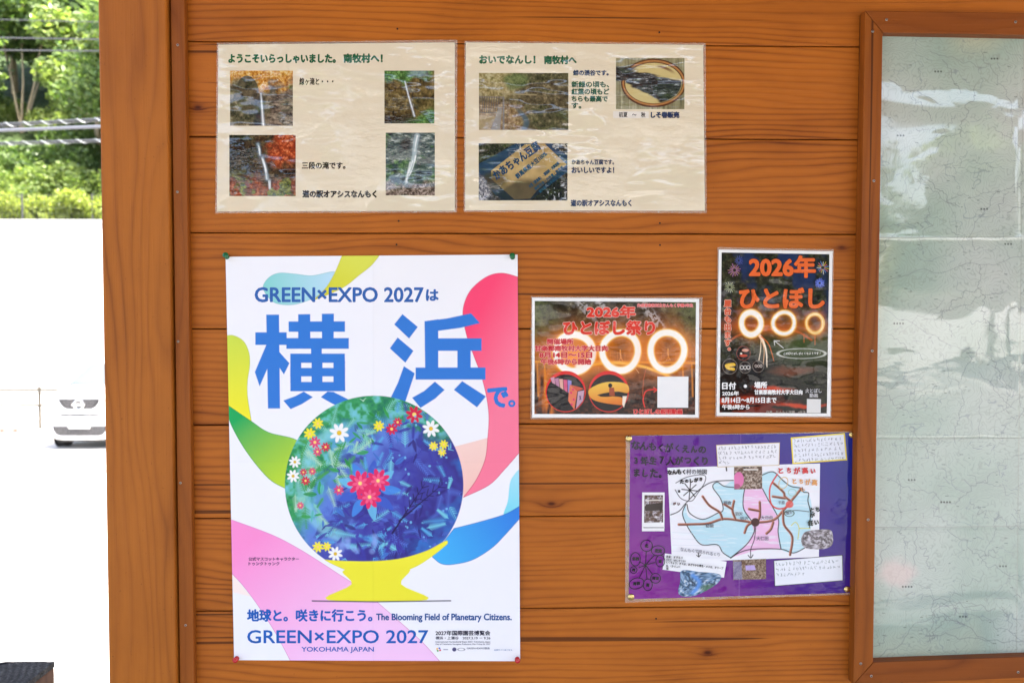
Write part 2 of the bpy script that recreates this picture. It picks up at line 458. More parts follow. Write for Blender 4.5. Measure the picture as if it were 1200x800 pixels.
def screw(px, py, off, parent, r=.0024):
    c = W(px, py, off)
    mb = MB(); mb.lathe([(-.001, r), (.0006, r), (.0011, r*.75), (.0012, r*.35)], c, n=14)
    s = mb.build('screw', M_STEEL, parent)
    a = (px*7+py*3) % 3.1; k = r*.62; cc = Vector(c)+Vector((0, -.00125, 0)); mb = MB()
    for q in (a, a+math.pi/2):
        u = Vector((math.cos(q), 0, math.sin(q)))*k; w = Vector((-math.sin(q), 0, math.cos(q)))*k*.22
        cc = cc+Vector((0, -.00006, 0)); mb.add([cc-u-w, cc+u-w, cc+u+w, cc-u+w], [(0, 1, 2, 3)])
    mb.build('slot', M_GAP, s)

# ---- corner post, inner strip, trim batten
post_l, post_r = (114.5, 127.5), (194.8, 206.5)
pt = thing('timber_post', 'broad orange stained corner post at the left end of the plank wall', 'post', W(160., float(YB), .03))
mb = MB(); upright(mb, post_l, post_r, .022, -.085); mb.build('post_body', M_POST, pt, bevel=.003)
mb = MB(); upright(mb, (195.5, 207.0), (202, 213.3), .004, -.02); mb.build('filler_strip', M_TRIM, pt)
tr = thing('trim_batten', 'narrow upright batten screwed on between the corner post and the planks', 'trim', W(210., float(YB), .01))
mb = MB(); upright(mb, (199.8, 210.8), (216.3, 227.6), .014, .001); mb.build('batten', M_TRIM, tr, bevel=.0012)
for px, py in ((208.3, 53), (208, 225), (208.7, 400), (211.5, 565.5), (217.5, 732), (207, -120)): screw(px, py, .014, tr, .0022)

# ---- map case: a mitred frame on the planks
LO, LI = (1014.0, 1000.0), (1035.2, 1023.0)
RI, RO = (1398.0, 1383.0), (1419.0, 1404.0)
def row(y0, y1): return lambda x: y0+(y1-y0)*(x-1015)/185.0
TO, TI, BI, BO = row(12.5, 15.0), row(38.0, 41.0), row(776.0, 769.3), row(801.5, 794.0)
def cross(l, r):
    y = 400.
    for _ in range(20): y = r(lx(l, y))
    return (lx(l, y), y)
case = thing('map_frame', 'mitred brown wooden frame screwed to the planks round the large map', 'frame', W(1200., 790., .01))
c = {(a, b): cross(l, r) for a, l in (('lo', LO), ('li', LI), ('ri', RI), ('ro', RO)) for b, r in (('to', TO), ('ti', TI), ('bi', BI), ('bo', BO))}
def rail(names, mat):
    f = [W(*c[n], .021) for n in names]; ctr = sum(f)/4
    f = [p+(ctr-p)/np.linalg.norm(ctr-p)*.0005 for p in f]
    b = [p+np.array((0, .0205, 0)) for p in f]
    return MB().hexa(f, b).build('frame_rail', mat, case, bevel=.0013)
r_l = rail([('lo','to'), ('li','ti'), ('li','bi'), ('lo','bo')], M_TRIM)
r_t = rail([('lo','to'), ('ro','to'), ('ri','ti'), ('li','ti')], M_RAIL)
r_r = rail([('ri','ti'), ('ro','to'), ('ro','bo'), ('ri','bi')], M_TRIM)
r_b = rail([('li','bi'), ('ri','bi'), ('ro','bo'), ('lo','bo')], M_RAIL)
for px, py in ((1022.6, 37), (1024, 212), (1022, 411), (1017.2, 608.5), (1008.6, 777)): screw(px, py, .021, r_l)
for px, py in ((1038.8, 23.3), (1190, 26), (1340, 28)): screw(px, py, .021, r_t)
for px, py in ((1021, 791.5), (1193, 787), (1340, 782)): screw(px, py, .021, r_b)

# ---- roof over the board
roof = thing('shelter_roof', 'brown boarded roof of the notice board shelter', 'roof', (0, 0, zt))
rx0, rx1, ry0, ry1 = -1.40, 4.4, -3.0, .12
mb = MB(); n = 14
for k in range(n):
    y0 = ry0+(ry1-ry0)*k/n; y1 = ry0+(ry1-ry0)*(k+1)/n-.004
    mb.box(rx0, rx1, y0, y1, zt+.02, zt+.035)
mb.build('ceiling_board', M_CEIL, roof)
MB().box(rx0-.05, rx1+.05, ry0-.06, ry1+.05, zt+.12, zt+.15).build('roof_panel', M_ROOFING, roof)
MB().box(rx0-.05, rx1+.05, ry0-.045, ry0-.01, zt-.02, zt+.115).build('fascia', M_CEIL, roof)
mb = MB()
for x in (-1.36, -.2, 1., 2.2, 3.4): mb.box(x, x+.06, ry0+.03, ry1, zt-.05, zt+.018)
mb.build('rafter', M_CEIL, roof)
MB().box(rx0, rx1, -3.36, -3.26, zt-.15, zt-.05).build('eave_beam', M_CEIL, roof)
for i, x in enumerate((-1.38, 1.42, 4.2)):
    fp = thing('shelter_post', ['front post of the shelter behind the viewer on the left', 'middle front post of the shelter behind the viewer', 'front post of the shelter behind the viewer on the right'][i], 'post', (x, -3.31, 0))
    MB().box(x, x+.12, -3.37, -3.25, -.02, zt-.151).build('post_body', M_POST, fp, bevel=.003)
ep = thing('shelter_post', 'stained post at the far right end of the plank wall beyond the map', 'post', (x_r+.06, 0, 0))
MB().box(x_r, x_r+.12, -.022, .085, -.02, zt).build('post_body', M_POST, ep, bevel=.003)

# ------------------------------------------------------------------ fixings
def lathe_pin(name, px, py, off, label, col, group):
    c = W(px, py, off); o = thing(name, label, 'push pin', c, group)
    m = plain('pin_'+name+str(round(px)), col, .22, coat=.15, var=.05)
    ax = Vector((.12*math.sin(px), -1, .22))
    MB().lathe([(0, .0044), (.0012, .0044), (.002, .0036), (.0032, .0028), (.0075, .0026), (.009, .0036), (.0098, .0048), (.0112, .0050), (.012, .0044), (.0122, .002)], c, ax, 24).build('pin_head', m, o, smooth=True, )
    MB().tube([Vector(c), Vector(c)-ax.normalized()*.008], .0006, 8).build('pin_shaft', M_STEEL, o)
    return o

def tack(px, py, off, label, group):
    c = W(px, py, off); o = thing('thumbtack', label, 'thumbtack', c, group)
    MB().lathe([(0, .0060), (.0004, .0060), (.0012, .0054), (.0019, .0042), (.0023, .0025), (.0024, .0006)], c, n=28).build('tack_head', M_BRASS, o, smooth=True)
    MB().tube([Vector(c), Vector(c)+Vector((0, .008, 0))], .0005, 6).build('tack_pin', M_STEEL, o)
M_BRASS = plain('tack_brass', (.60, .47, .20), .26, 1.0, scale=300)
# ------------------------------------------------------------------ posters
M_PAPER = paper('poster_paper', 0., rough=.5)
M_LAM_A = paper('laminated_paper', .9, .012, rough=.5, seed=1.7, stretch=(7., 22.), sharp=1.5, lo=.50, broad=.45)
M_LAM_B = paper('laminated_print', .28, .0035, rough=.5, seed=8.3, stretch=(12., 20.), sharp=.6, lo=.48)
M_LAM_F = paper('laminated_card', .42, .008, rough=.5, seed=14.9, stretch=(9., 11.), sharp=.5, lo=.45)
M_LAM_M = paper('laminated_map', .95, .0030, rough=.5, seed=22.0, stretch=(2.5, 5.), film=.03, sharp=.35, lo=.48)

def film_material():
    t = NT('clear_film'); p = t.p
    x, y, z = t.xyz(); n = t.noise(t.vec(t.math('MULTIPLY', x, 60.), 0., t.math('MULTIPLY', z, 60.)), 1., 3., .6)
    tr_ = t.n('BsdfTransparent'); tr_.inputs[0].default_value = (.93, .93, .90, 1)
    gl = t.n('BsdfPrincipled'); gl.inputs['Base Color'].default_value = (.85, .80, .70, 1); gl.inputs['Roughness'].default_value = .08
    gl.inputs['Coat Weight'].default_value = 1.; t.l(t.bump(n, 1., .004), gl.inputs['Coat Normal'])
    mx = t.n('MixShader'); t.put(mx.inputs[0], t.math('MULTIPLY_ADD', n, .35, .08)); t.l(tr_.outputs[0], mx.inputs[1]); t.l(gl.outputs[0], mx.inputs[2])
    t.l(mx.outputs[0], t.out.inputs['Surface']); return t.m
M_FILM = film_material()

def film_edge(outer, inner, parent, off):
    o, i = np.array(outer, float), np.array(inner, float)
    mb = MB(); n = 24
    for k in range(4):
        a, b, c_, d = o[k], o[(k+1) % 4], i[(k+1) % 4], i[k]
        for q in range(n):
            t0, t1 = q/n, (q+1)/n
            P = np.array([a+(b-a)*t0, a+(b-a)*t1, d+(c_-d)*t1, d+(c_-d)*t0])
            h = off(P[:, 0], P[:, 1]); h[:2] -= .0002
            mb.add(W(P[:, 0], P[:, 1], h), [(0, 3, 2, 1)])
    return mb.build('film_edge', M_FILM, parent)

def relief(seed, base=.0022, amp=.0012, sc=.012):
    def off(x, y): return base+amp*(fbm(np.asarray(x, float)*sc, np.asarray(y, float)*sc, seed, 2)-.5)*2
    return off

def center(q, off=.002):
    q = np.array(q, float).mean(0); return W(q[0], q[1], off)

# ---------- painted photographs (prints on the sheets)
def ink(p, stops, f):
    """map a field f (0..1) through colours"""
    f = np.clip(f, 0, 1); xs = [a for a, _ in stops]; cs = np.array([lin(c_, p.k) for _, c_ in stops])
    return np.stack([np.interp(f, xs, cs[:, k]) for k in range(3)], -1)

def fol(p, s, sc, stops, gain=2.3, bias=-.62, stretch=(1, 1), o=5):
    return ink(p, stops, fbm(p.X*sc*1.7*stretch[0], p.Y*sc*1.7*stretch[1], s, o, .72)*gain+bias)

def fall(p, pts, w, w1, col=(225, 232, 235), seed=0):
    pts = catmull(pts, 6); p.line(pts, w*1.7, (120, 135, 145), alpha=.45, soft=w*.7, w1=w1*1.7); p.line(pts, w, col, alpha=.5, soft=1.1, w1=w1)
    r_ = random.Random(int(w*100)+seed)
    for k in range(5):
        j = np.array((r_.uniform(-.35, .35)*w, 0)); a = r_.randrange(0, max(1, len(pts)-4)); b = min(len(pts), a+r_.randrange(4, 12)); p.line(pts[a:b]+j, w*.3, (244, 246, 246), alpha=.75, soft=.4, w1=w1*.3)

def photo_thread_fall(b):
    p = Print(b, 2.4); C0 = fol(p, 3, .11, [(0, (38, 36, 26)), (.5, (92, 84, 60)), (.8, (122, 110, 84)), (1, (150, 140, 112))])
    p.C[:] = C0
    u, v = p.U, p.V; n = fbm(p.X*.09, p.Y*.09, 9, 3)
    rock = fol(p, 21, .16, [(0, (40, 34, 32)), (.5, (110, 98, 84)), (1, (168, 152, 130))], 2.2, -.6, (.7, 1.2))
    p.put(rock, sst(.52, .68, u+.2*(n-.5)))
    autumn = fol(p, 5, .25, [(0, (96, 60, 20)), (.4, (190, 120, 40)), (.7, (220, 165, 70)), (1, (235, 215, 170))], 1.8, -.35)
    arch = 1-sst(-.04, .05, ((u-.27)/.24)**2+((v-.42)/.42)**2-.6)
    p.put(autumn, (1-sst(.14, .34, v+.5*(n-.5)))*(1-arch)*.95)
    p.put(autumn, (1-sst(.05, .12, np.abs(u-.52)+.25*(n-.5)*.4-.02*(1-v)))*(1-sst(.30, .46, v)))
    p.put(fol(p, 8, .12, [(0, (30, 28, 20)), (1, (112, 100, 74))]), arch*.9)
    p.put((38, 44, 58), (1-sst(.03, .13, np.abs(u-.46)))*sst(.4, .6, v)*.75)
    x = lambda a: b[0][0]+(b[1][0]-b[0][0])*a
    y = lambda a: b[0][1]+(b[3][1]-b[0][1])*a
    fall(p, [(x(.49), y(.42)), (x(.505), y(.62)), (x(.53), y(1.02))], 1.3, 3.4)
    return p

def photo_slim_fall(b):
    p = Print(b, 2.4); u, v = p.U, p.V; n = fbm(p.X*.08, p.Y*.08, 31, 3)
    p.C[:] = fol(p, 33, .13, [(0, (30, 26, 14)), (.45, (88, 74, 38)), (.8, (130, 112, 66)), (1, (158, 140, 92))], 1.8, -.4)
    g = fol(p, 35, .2, [(0, (22, 48, 20)), (.5, (64, 110, 48)), (1, (120, 165, 90))])
    p.put(g, 1-sst(.12, .34, v+.35*(n-.5)+.15*u))
    p.put(g, sst(.86, 1.02, v+.25*(u-.3)+.2*(n-.5)))
    p.put((26, 22, 14), sst(.72, .84, v+.3*(n-.5))*(1-sst(.35, .75, u))*.85)
    p.put((150, 170, 190), (1-sst(.02, .08, np.abs(v-.12+.15*n)))*sst(.4, .6, u)*(1-sst(.75, .95, u))*.5)
    x = lambda a: b[0][0]+(b[1][0]-b[0][0])*a
    y = lambda a: b[0][1]+(b[3][1]-b[0][1])*a
    fall(p, [(x(.41), y(.2)), (x(.49), y(.5)), (x(.6), y(.86))], 1.1, 1.8)
    return p

def photo_three_falls(b):
    p = Print(b, 2.4); u, v = p.U, p.V; n = fbm(p.X*.07, p.Y*.07, 41, 3)
    p.C[:] = fol(p, 43, .14, [(0, (14, 14, 10)), (.5, (58, 50, 34)), (.8, (98, 80, 52)), (1, (140, 120, 90))], 1.9, -.5)
    red = fol(p, 45, .22, [(0, (60, 18, 10)), (.5, (150, 52, 22)), (.8, (200, 88, 44)), (1, (220, 140, 90))], 2., -.45)
    p.put(red, sst(.55, .75, u+.35*(n-.5))*(1-sst(.4, .62, v+.3*(n-.5))))
    p.put(red, sst(.62, .85, v+.4*(n-.5))*sst(.1, .5, fbm(p.X*.1, p.Y*.1, 47, 3))*.6)
    grn = fol(p, 49, .22, [(0, (26, 34, 12)), (.5, (86, 98, 36)), (1, (150, 152, 66))], 2., -.5)
    p.put(grn, sst(.56, .64, fbm(p.X*.075, p.Y*.075, 51, 3))*sst(.5, .8, v))
    p.put((18, 18, 12), (1-sst(.2, .45, u))*(1-sst(.3, .55, v+.3*(n-.5)))*.75)
    x = lambda a: b[0][0]+(b[1][0]-b[0][0])*a
    y = lambda a: b[0][1]+(b[3][1]-b[0][1])*a
    c_ = (190, 212, 220)
    fall(p, [(x(.43), y(.15)), (x(.455), y(.24)), (x(.465), y(.33))], 3.0, 1.4, c_)
    fall(p, [(x(.5), y(.38)), (x(.545), y(.55)), (x(.57), y(.72))], 2.6, 3.2, c_)
    fall(p, [(x(.605), y(.75)), (x(.61), y(.88))], 2.4, 1.4, c_)
    return p

def photo_broad_fall(b):
    p = Print(b, 2.4); u, v = p.U, p.V; n = fbm(p.X*.09, p.Y*.09, 61, 3)
    p.C[:] = fol(p, 63, .15, [(0, (18, 30, 34)), (.45, (58, 78, 76)), (.75, (110, 122, 110)), (1, (190, 200, 196))], 2.1, -.55, (.6, 1.5))
    g = fol(p, 65, .22, [(0, (18, 40, 22)), (.6, (74, 112, 62)), (1, (138, 168, 110))])
    p.put(g, sst(.52, .62, fbm(p.X*.06, p.Y*.09, 67, 3))*.8)
    br = fol(p, 69, .25, [(0, (36, 28, 24)), (.5, (110, 92, 80)), (1, (190, 172, 160))], 2.3, -.6)
    p.put(br, sst(.74, .86, v+.2*(n-.5)))
    p.put((30, 22, 22), (1-sst(.08, .16, np.hypot((u-.42), (v-.18)*1.2)))*.7)
    x = lambda a: b[0][0]+(b[1][0]-b[0][0])*a
    y = lambda a: b[0][1]+(b[3][1]-b[0][1])*a
    fall(p, [(x(.64), y(.05)), (x(.60), y(.2)), (x(.57), y(.4)), (x(.52), y(.55)), (x(.47), y(.65)), (x(.4), y(.77))], 6.0, 2.4, (196, 218, 222))
    p.line([(x(.5), y(.48)), (x(.42), y(.78))], 2.2, (236, 240, 236), alpha=.8, soft=1.)
    return p

def photo_gorge_walk(b):
    p = Print(b, 2.2); u, v = p.U, p.V; n = fbm(p.X*.07, p.Y*.07, 71, 3)
    p.C[:] = fol(p, 73, .14, [(0, (40, 38, 26)), (.5, (86, 80, 56)), (.8, (118, 108, 78)), (1, (150, 140, 108))], 1.9, -.45)
    p.put(fol(p, 75, .16, [(0, (110, 100, 62)), (.5, (160, 146, 98)), (1, (196, 186, 146))]), (1-sst(.3, .5, v+.3*(n-.5)))*(1-sst(.3, .55, u+.25*(n-.5))))
    p.put(fol(p, 77, .2, [(0, (50, 66, 36)), (1, (128, 142, 88))]), (1-sst(.1, .2, np.hypot(u-.42, (v-.14))+.15*(n-.5)))*.9)
    p.put(fol(p, 79, .2, [(0, (96, 72, 46)), (.6, (150, 120, 82)), (1, (190, 168, 130))]), sst(.45, .6, v)*(1-sst(.3, .5, u-.15*v+.2*(n-.5)))*.85)
    p.put((70, 92, 108), (1-sst(.015, .05, np.abs(u-.47-.06*np.sin(v*9))))*sst(.55, .75, v)*.8)
    x = lambda a: b[0][0]+(b[1][0]-b[0][0])*a
    y = lambda a: b[0][1]+(b[3][1]-b[0][1])*a
    p.line([(x(.26), y(.365)), (x(.64), y(.385))], 1.5, (158, 146, 108), alpha=.9)
    dk = (96, 90, 84)
    p.line([(x(0), y(.42)), (x(.27), y(.43))], 1.6, (126, 120, 110)); p.line([(x(0), y(.69)), (x(.2), y(.70))], 1.2, dk)
    for k in range(9): p.line([(x(.01+.027*k), y(.42)), (x(.012+.024*k), y(.70))], .9, dk)
    p.line([(x(.275), y(.43)), (x(.275), y(1.))], 2.0, (122, 118, 112))
    p.poly([(x(.22), y(.6)), (x(.26), y(.6)), (x(.235), y(1.0)), (x(.13), y(1.0))], (142, 136, 128))
    p.poly([(x(0), y(.74)), (x(.19), y(.76)), (x(.12), y(1.0)), (x(0), y(1.0))], (164, 146, 112), alpha=.8)
    return p

def photo_tofu(b):
    p = Print(b, 2.4); u, v = p.U, p.V; n = fbm(p.X*.08, p.Y*.08, 81, 4)
    p.C[:] = fol(p, 83, .2, [(0, (16, 20, 18)), (.6, (48, 50, 40)), (1, (90, 88, 74))])
    x = lambda a: b[0][0]+(b[1][0]-b[0][0])*a
    y = lambda a: b[0][1]+(b[3][1]-b[0][1])*a
    P = lambda *q: [(x(a), y(c_)) for a, c_ in q]
    p.poly(P((0, .36), (.42, 0), (.82, 0), (1.0, .22), (1.0, .5), (.58, 1.0), (.24, 1.0), (0, .55)), (40, 66, 92))
    p.poly(P((.14, .48), (.52, .02), (.74, 0), (.99, .37), (.66, .82), (.58, .97), (.4, .98), (.14, .62)), (196, 168, 118), g=((176, 148, 96), (x(.3), y(.9)), (x(.7), y(.1))))
    inside = sst(.0, .3, n)[..., None]
    p.C *= (.78+.44*fbm(p.X*.16, p.Y*.16, 85, 4))[..., None]
    p.put((64, 58, 30), (1-sst(.1, .22, np.hypot(u-.17, v-.66)))*.8)
    p.put(fol(p, 87, .35, [(0, (40, 44, 60)), (.5, (120, 120, 128)), (1, (215, 212, 212))]), (1-sst(.0, .05, u-.30*(v-.55)-.02))*sst(.55, .62, v))
    p.put((225, 220, 205), sst(.60, .68, fbm(p.X*.3, p.Y*.3, 89, 3))*(1-sst(.3, .34, v+.0*u))*sst(.3, .5, u)*.6)
    p.put((20, 26, 34), sst(.62, .7, u*.62+v*.62)*sst(.55, .72, v)*.8)
    p.put((190, 195, 200), sst(.66, .7, fbm(p.X*.4, p.Y*.4, 90, 3))*sst(.66, .75, v)*sst(.7, .8, u)*.8)
    return p

def photo_shiso_tray(b):
    p = Print(b, 2.4); u, v = p.U, p.V
    p.C[:] = fol(p, 93, .06, [(0, (92, 90, 66)), (.5, (138, 134, 100)), (1, (170, 166, 132))], 1.8, -.4, (3., .25))
    x = lambda a: b[0][0]+(b[1][0]-b[0][0])*a
    y = lambda a: b[0][1]+(b[3][1]-b[0][1])*a
    w, h = b[1][0]-b[0][0], b[3][1]-b[0][1]
    p.ell(x(.55), y(.49), w*.475, h*.475, (84, 48, 28)); p.ell(x(.55), y(.485), w*.455, h*.445, (176, 122, 70)); p.ell(x(.55), y(.485), w*.43, h*.41, (92, 58, 34))
    p.ell(x(.55), y(.49), w*.415, h*.395, (206, 188, 128))
    d = np.sqrt(((u-.55)/.41)**2+((v-.49)/.39)**2); n = fbm(p.X*.05, p.Y*.3, 97, 3)
    band = sst(.0, .05, v-(.16+.62*(u-.1)*.5)-.12*(n-.5))*(1-sst(.0, .05, v-(.42+.75*(u-.1))-.1*(n-.5)))
    leaf = fol(p, 99, .12, [(0, (16, 18, 22)), (.5, (46, 50, 50)), (.8, (84, 88, 88)), (1, (170, 176, 180))], 2.2, -.6, (.5, 2.6))
    p.put(leaf, band*(1-sst(.97, 1.03, d)))
    p.put(leaf, (1-sst(.1, .2, v-.3+.2*(n-.5)))*sst(.14, .2, v)*(1-sst(.2, .35, u)))
    p.put((96, 40, 30), (1-sst(.03, .09, np.abs(d-.86)))*sst(.55, .7, u)*(1-sst(.2, .34, v))*.8)
    return p

# ---------- two laminated welcome sheets
def welcome(label, pouch, quad, base, seed, photos, lines, strip=None):
    o = thing('laminated_poster', label, 'poster', center(quad), 'laminated welcome posters side by side')
    off = relief(seed, .0026, .0014, .013)
    p = Print(quad, 1.1, base)
    n = fbm(p.X*.05, p.Y*.05, seed+5, 3); p.C *= (1+.015*(n-.5))[..., None]
    p.build('paper', M_LAM_A, o, off)
    film_edge(pouch, quad, o, off)
    for q in photos: q.build('photo', M_LAM_A, o, off, .00012)
    if strip is not None: strip.build('caption_strip', M_LAM_A, o, off, .00010)
    L = Lettering(off)
    for a in lines: L.text(*a[:3], **a[3])
    L.build(M_LAM_A, o)
    return o

def bx(x0, y0, x1, y1): return [(x0, y0), (x1, y0), (x1, y1), (x0, y1)]
DG, GO, NV, BK = (14, 92, 58), (120, 150, 110), (30, 52, 88), (34, 34, 34)
qA = [(256, 52.6), (533, 50), (533, 247), (254, 247.8)]
welcome('left laminated welcome sheet with four waterfall photographs, worn and shiny', [(254.2, 50.5), (536, 46.8), (535.6, 249), (252.2, 250)], qA, (230, 217, 190), 3,
    [photo_thread_fall(bx(269.6, 83, 343.2, 147.5)), photo_slim_fall(bx(450.5, 83, 509, 144.8)), photo_three_falls(bx(268.8, 158.3, 346.5, 229.8)), photo_broad_fall(bx(452, 155.6, 509.6, 229))],
    [('ようこそいらっしゃいました。', (268, 64, 393, 73.8), DG, dict(bold=.62)), ('南牧村へ！', (403, 63.5, 448, 73.5), DG, dict(bold=.62)),
     ('線ヶ滝と・・・', (351, 91.6, 390.5, 99.7), BK, dict(bold=.2)), ('三段の滝です。', (354, 190, 404.5, 198), BK, dict(bold=.3)),
     ('道の駅オアシスなんもく', (354.8, 223.3, 441, 231.5), BK, dict(bold=.5))])
qB = [(545.8, 50), (824, 53), (826, 247), (545, 246.5)]
strip = Print([(718.6, 130.6), (760.3, 130.8), (760.3, 138.8), (718.6, 138.6)], 1.2, (232, 226, 216))
welcome('right laminated welcome sheet with photographs of a gorge, bean curd and a round tray', [(544.3, 48.3), (826.8, 50.6), (828.2, 250), (543.4, 248.4)], qB, (230, 217, 190), 23,
    [photo_gorge_walk(bx(561.3, 85.7, 666, 152.4)), photo_tofu(bx(561, 168.2, 665, 234.9)), photo_shiso_tray(bx(721.8, 68.2, 802, 128.2))],
    [('おいでなんし！', (562, 65.5, 627, 74.6), DG, dict(bold=.62)), ('南牧村へ', (638, 65.8, 675.3, 75), DG, dict(bold=.62)),
     ('蝉の渓谷です。', (672, 82.5, 713, 88.6), NV, dict(bold=.42)),
     ('新緑の頃も、', (670, 95.6, 713.5, 102.6), (22, 84, 62), dict(bold=.35)), ('紅葉の頃もど', (670, 104, 713.8, 111), (22, 84, 62), dict(bold=.35)),
     ('ちらも最高で', (670, 112.6, 712, 119.3), (22, 84, 62), dict(bold=.35)), ('す。', (670, 120.8, 681, 127.2), (22, 84, 62), dict(bold=.35)),
     ('初夏　～　秋', (725.3, 131.6, 756.2, 137.6), BK, dict(bold=.12)), ('しそ巻販売', (763, 131.4, 795.8, 138.2), NV, dict(bold=.5)),
     ('かあちゃん豆腐です。', (670, 187, 719.5, 193), NV, dict(bold=.22)), ('おいしいですよ！', (670, 196, 719.5, 202.8), NV, dict(bold=.35)),
     ('道の駅オアシスなんもく', (669, 234.2, 739.8, 241.6), NV, dict(bold=.4)),
     ('かあちゃん豆腐', (573, 182.5, 637, 194), (24, 62, 96), dict(bold=.45, rot=-.62)),
     ('群馬県産大豆100%', (600, 190.5, 645, 196.5), (24, 74, 104), dict(bold=.25, rot=-.68)),
     ('大豆（群馬県）・凝固剤・消費期限', (615, 203, 660, 207), (24, 74, 104), dict(bold=.15, rot=-.68)), ('保存方法・内容量・製造者', (622, 207, 664, 210.5), (24, 74, 104), dict(bold=.15, rot=-.68)),
     ('要冷蔵でお早めにどうぞ', (628, 212, 664, 215.5), (24, 74, 104), dict(bold=.15, rot=-.68))], strip)

# ---------- the large flower exhibition poster
qC = [(264.3, 300.8), (606.6, 298.3), (609.6, 774.2), (274.3, 773.0)]
def off_c(x, y):
    x = np.asarray(x, float); y = np.asarray(y, float)
    u = (x-268)/341; v = (y-300)/475
    f = .0022+.0016*np.exp(-np.abs(x-437.5)/14)+.0016*np.exp(-np.abs(y-541)/14)+.0012*np.exp(-np.abs(y-421)/10)*.4
    edge = .0040*np.sin(np.clip(v, 0, 1)*math.pi)*sst(.86, 1.0, u)+sst(.75, 1.0, v)*(.0035*np.sin(np.clip(u, 0, 1)*math.pi))+.002*np.sin(np.clip(v, 0, 1)*math.pi)*(1-sst(0, .12, u))
    return f+edge+.0009*(fbm(x*.011, y*.011, 77, 2)-.5)*2
pos = thing('exhibition_poster', 'large white flower exhibition poster with blue kanji and a round floral picture', 'poster', center(qC))
p = Print(qC, 1.9, (246, 246, 250))
p.poly(catmull([(308.4, 336), (315, 325.4), (327, 320), (345, 321), (366, 323), (391.5, 318.5), (396, 327), (384, 338), (369, 348.5), (345, 356.6), (324, 355.4), (313.5, 347)], 8, True), (140, 214, 210), g=((190, 226, 246), (312, 330), (392, 330)), edge=((110, 190, 195), .25))
p.poly(list(catmull([(401, 299.4), (393, 318.5), (382.5, 336.5), (367.5, 351.5)], 8))+list(catmull([(367.5, 351.5), (387, 344), (405, 335), (420, 323), (435, 311), (445, 298.6)], 8)), (222, 226, 84), g=((218, 214, 44), (400, 300), (380, 345)), edge=((196, 190, 40), .3))
p.poly(list(catmull([(532.5, 523), (552, 518), (572, 512.5)], 6))+list(catmull([(572, 512.5), (569, 538), (559, 562), (543, 582.4)], 6))+[(542, 562), (539, 542)], (252, 214, 204), g=((250, 200, 188), (535, 525), (545, 580)))
p.poly(list(catmull([(607, 324.5), (588, 320), (570, 324.5), (552, 339.5), (543.6, 357.5), (543, 374), (547.5, 395), (555, 416), (564, 440), (570, 464), (573, 488), (571.5, 514), (568.5, 538), (558, 562), (543, 582.4)], 8))+list(catmull([(543, 582.4), (573, 568), (591, 550), (608.5, 530)], 6)), (255, 72, 118), g=((255, 128, 158), (545, 400), (607, 430)), edge=((214, 60, 100), .3))
p.poly(list(catmull([(263, 394), (273, 393), (285, 399.5), (291.6, 413), (292.5, 428), (290, 446), (290, 464), (294, 489.5), (296, 500)], 8))+[(266, 474.5)], (208, 226, 78), g=((252, 240, 44), (280, 395), (280, 495)), edge=((190, 200, 60), .3))
p.poly(list(catmull([(264, 472.5), (294, 493), (315, 506.5), (350, 517.5), (346, 545), (334.5, 572)], 8))+list(catmull([(334.5, 572), (315, 560.5), (291, 532), (273, 502), (264, 478)], 8)), (24, 172, 92), g=((186, 220, 56), (280, 490), (330, 560)), edge=((40, 150, 80), .3))
p.poly([(272, 671.6), (294, 698.6), (273, 693.5)], (255, 238, 230))
p.poly(list(catmull([(268, 607.5), (316.7, 625.4), (347.5, 641), (378.3, 660), (395, 671), (418, 686), (438.5, 702), (465, 725), (495, 752), (516, 775)], 8))+list(catmull([(341, 775), (324, 743), (303, 710), (285, 686), (270, 669.6)], 8)), (255, 148, 210), g=((250, 204, 242), (300, 630), (400, 760)), edge=((220, 120, 180), .25))
p.poly(catmull([(590, 603), (595, 587), (597.5, 566), (602, 556.6), (610, 550.5), (612, 575), (609, 593), (600, 600)], 6, True), (128, 222, 240), g=((170, 232, 248), (595, 600), (606, 555)))
p.poly(list(catmull([(506.5, 652), (517, 660), (531, 660.8), (553.8, 655.5), (576.5, 641.5), (592.3, 625.8), (610, 606)], 8))+list(catmull([(610, 592), (592, 602), (562.5, 611), (532, 618.8)], 8)), (70, 184, 246), g=((52, 132, 226), (510, 655), (600, 600)), edge=((40, 110, 190), .3))
BL = (50, 124, 214)
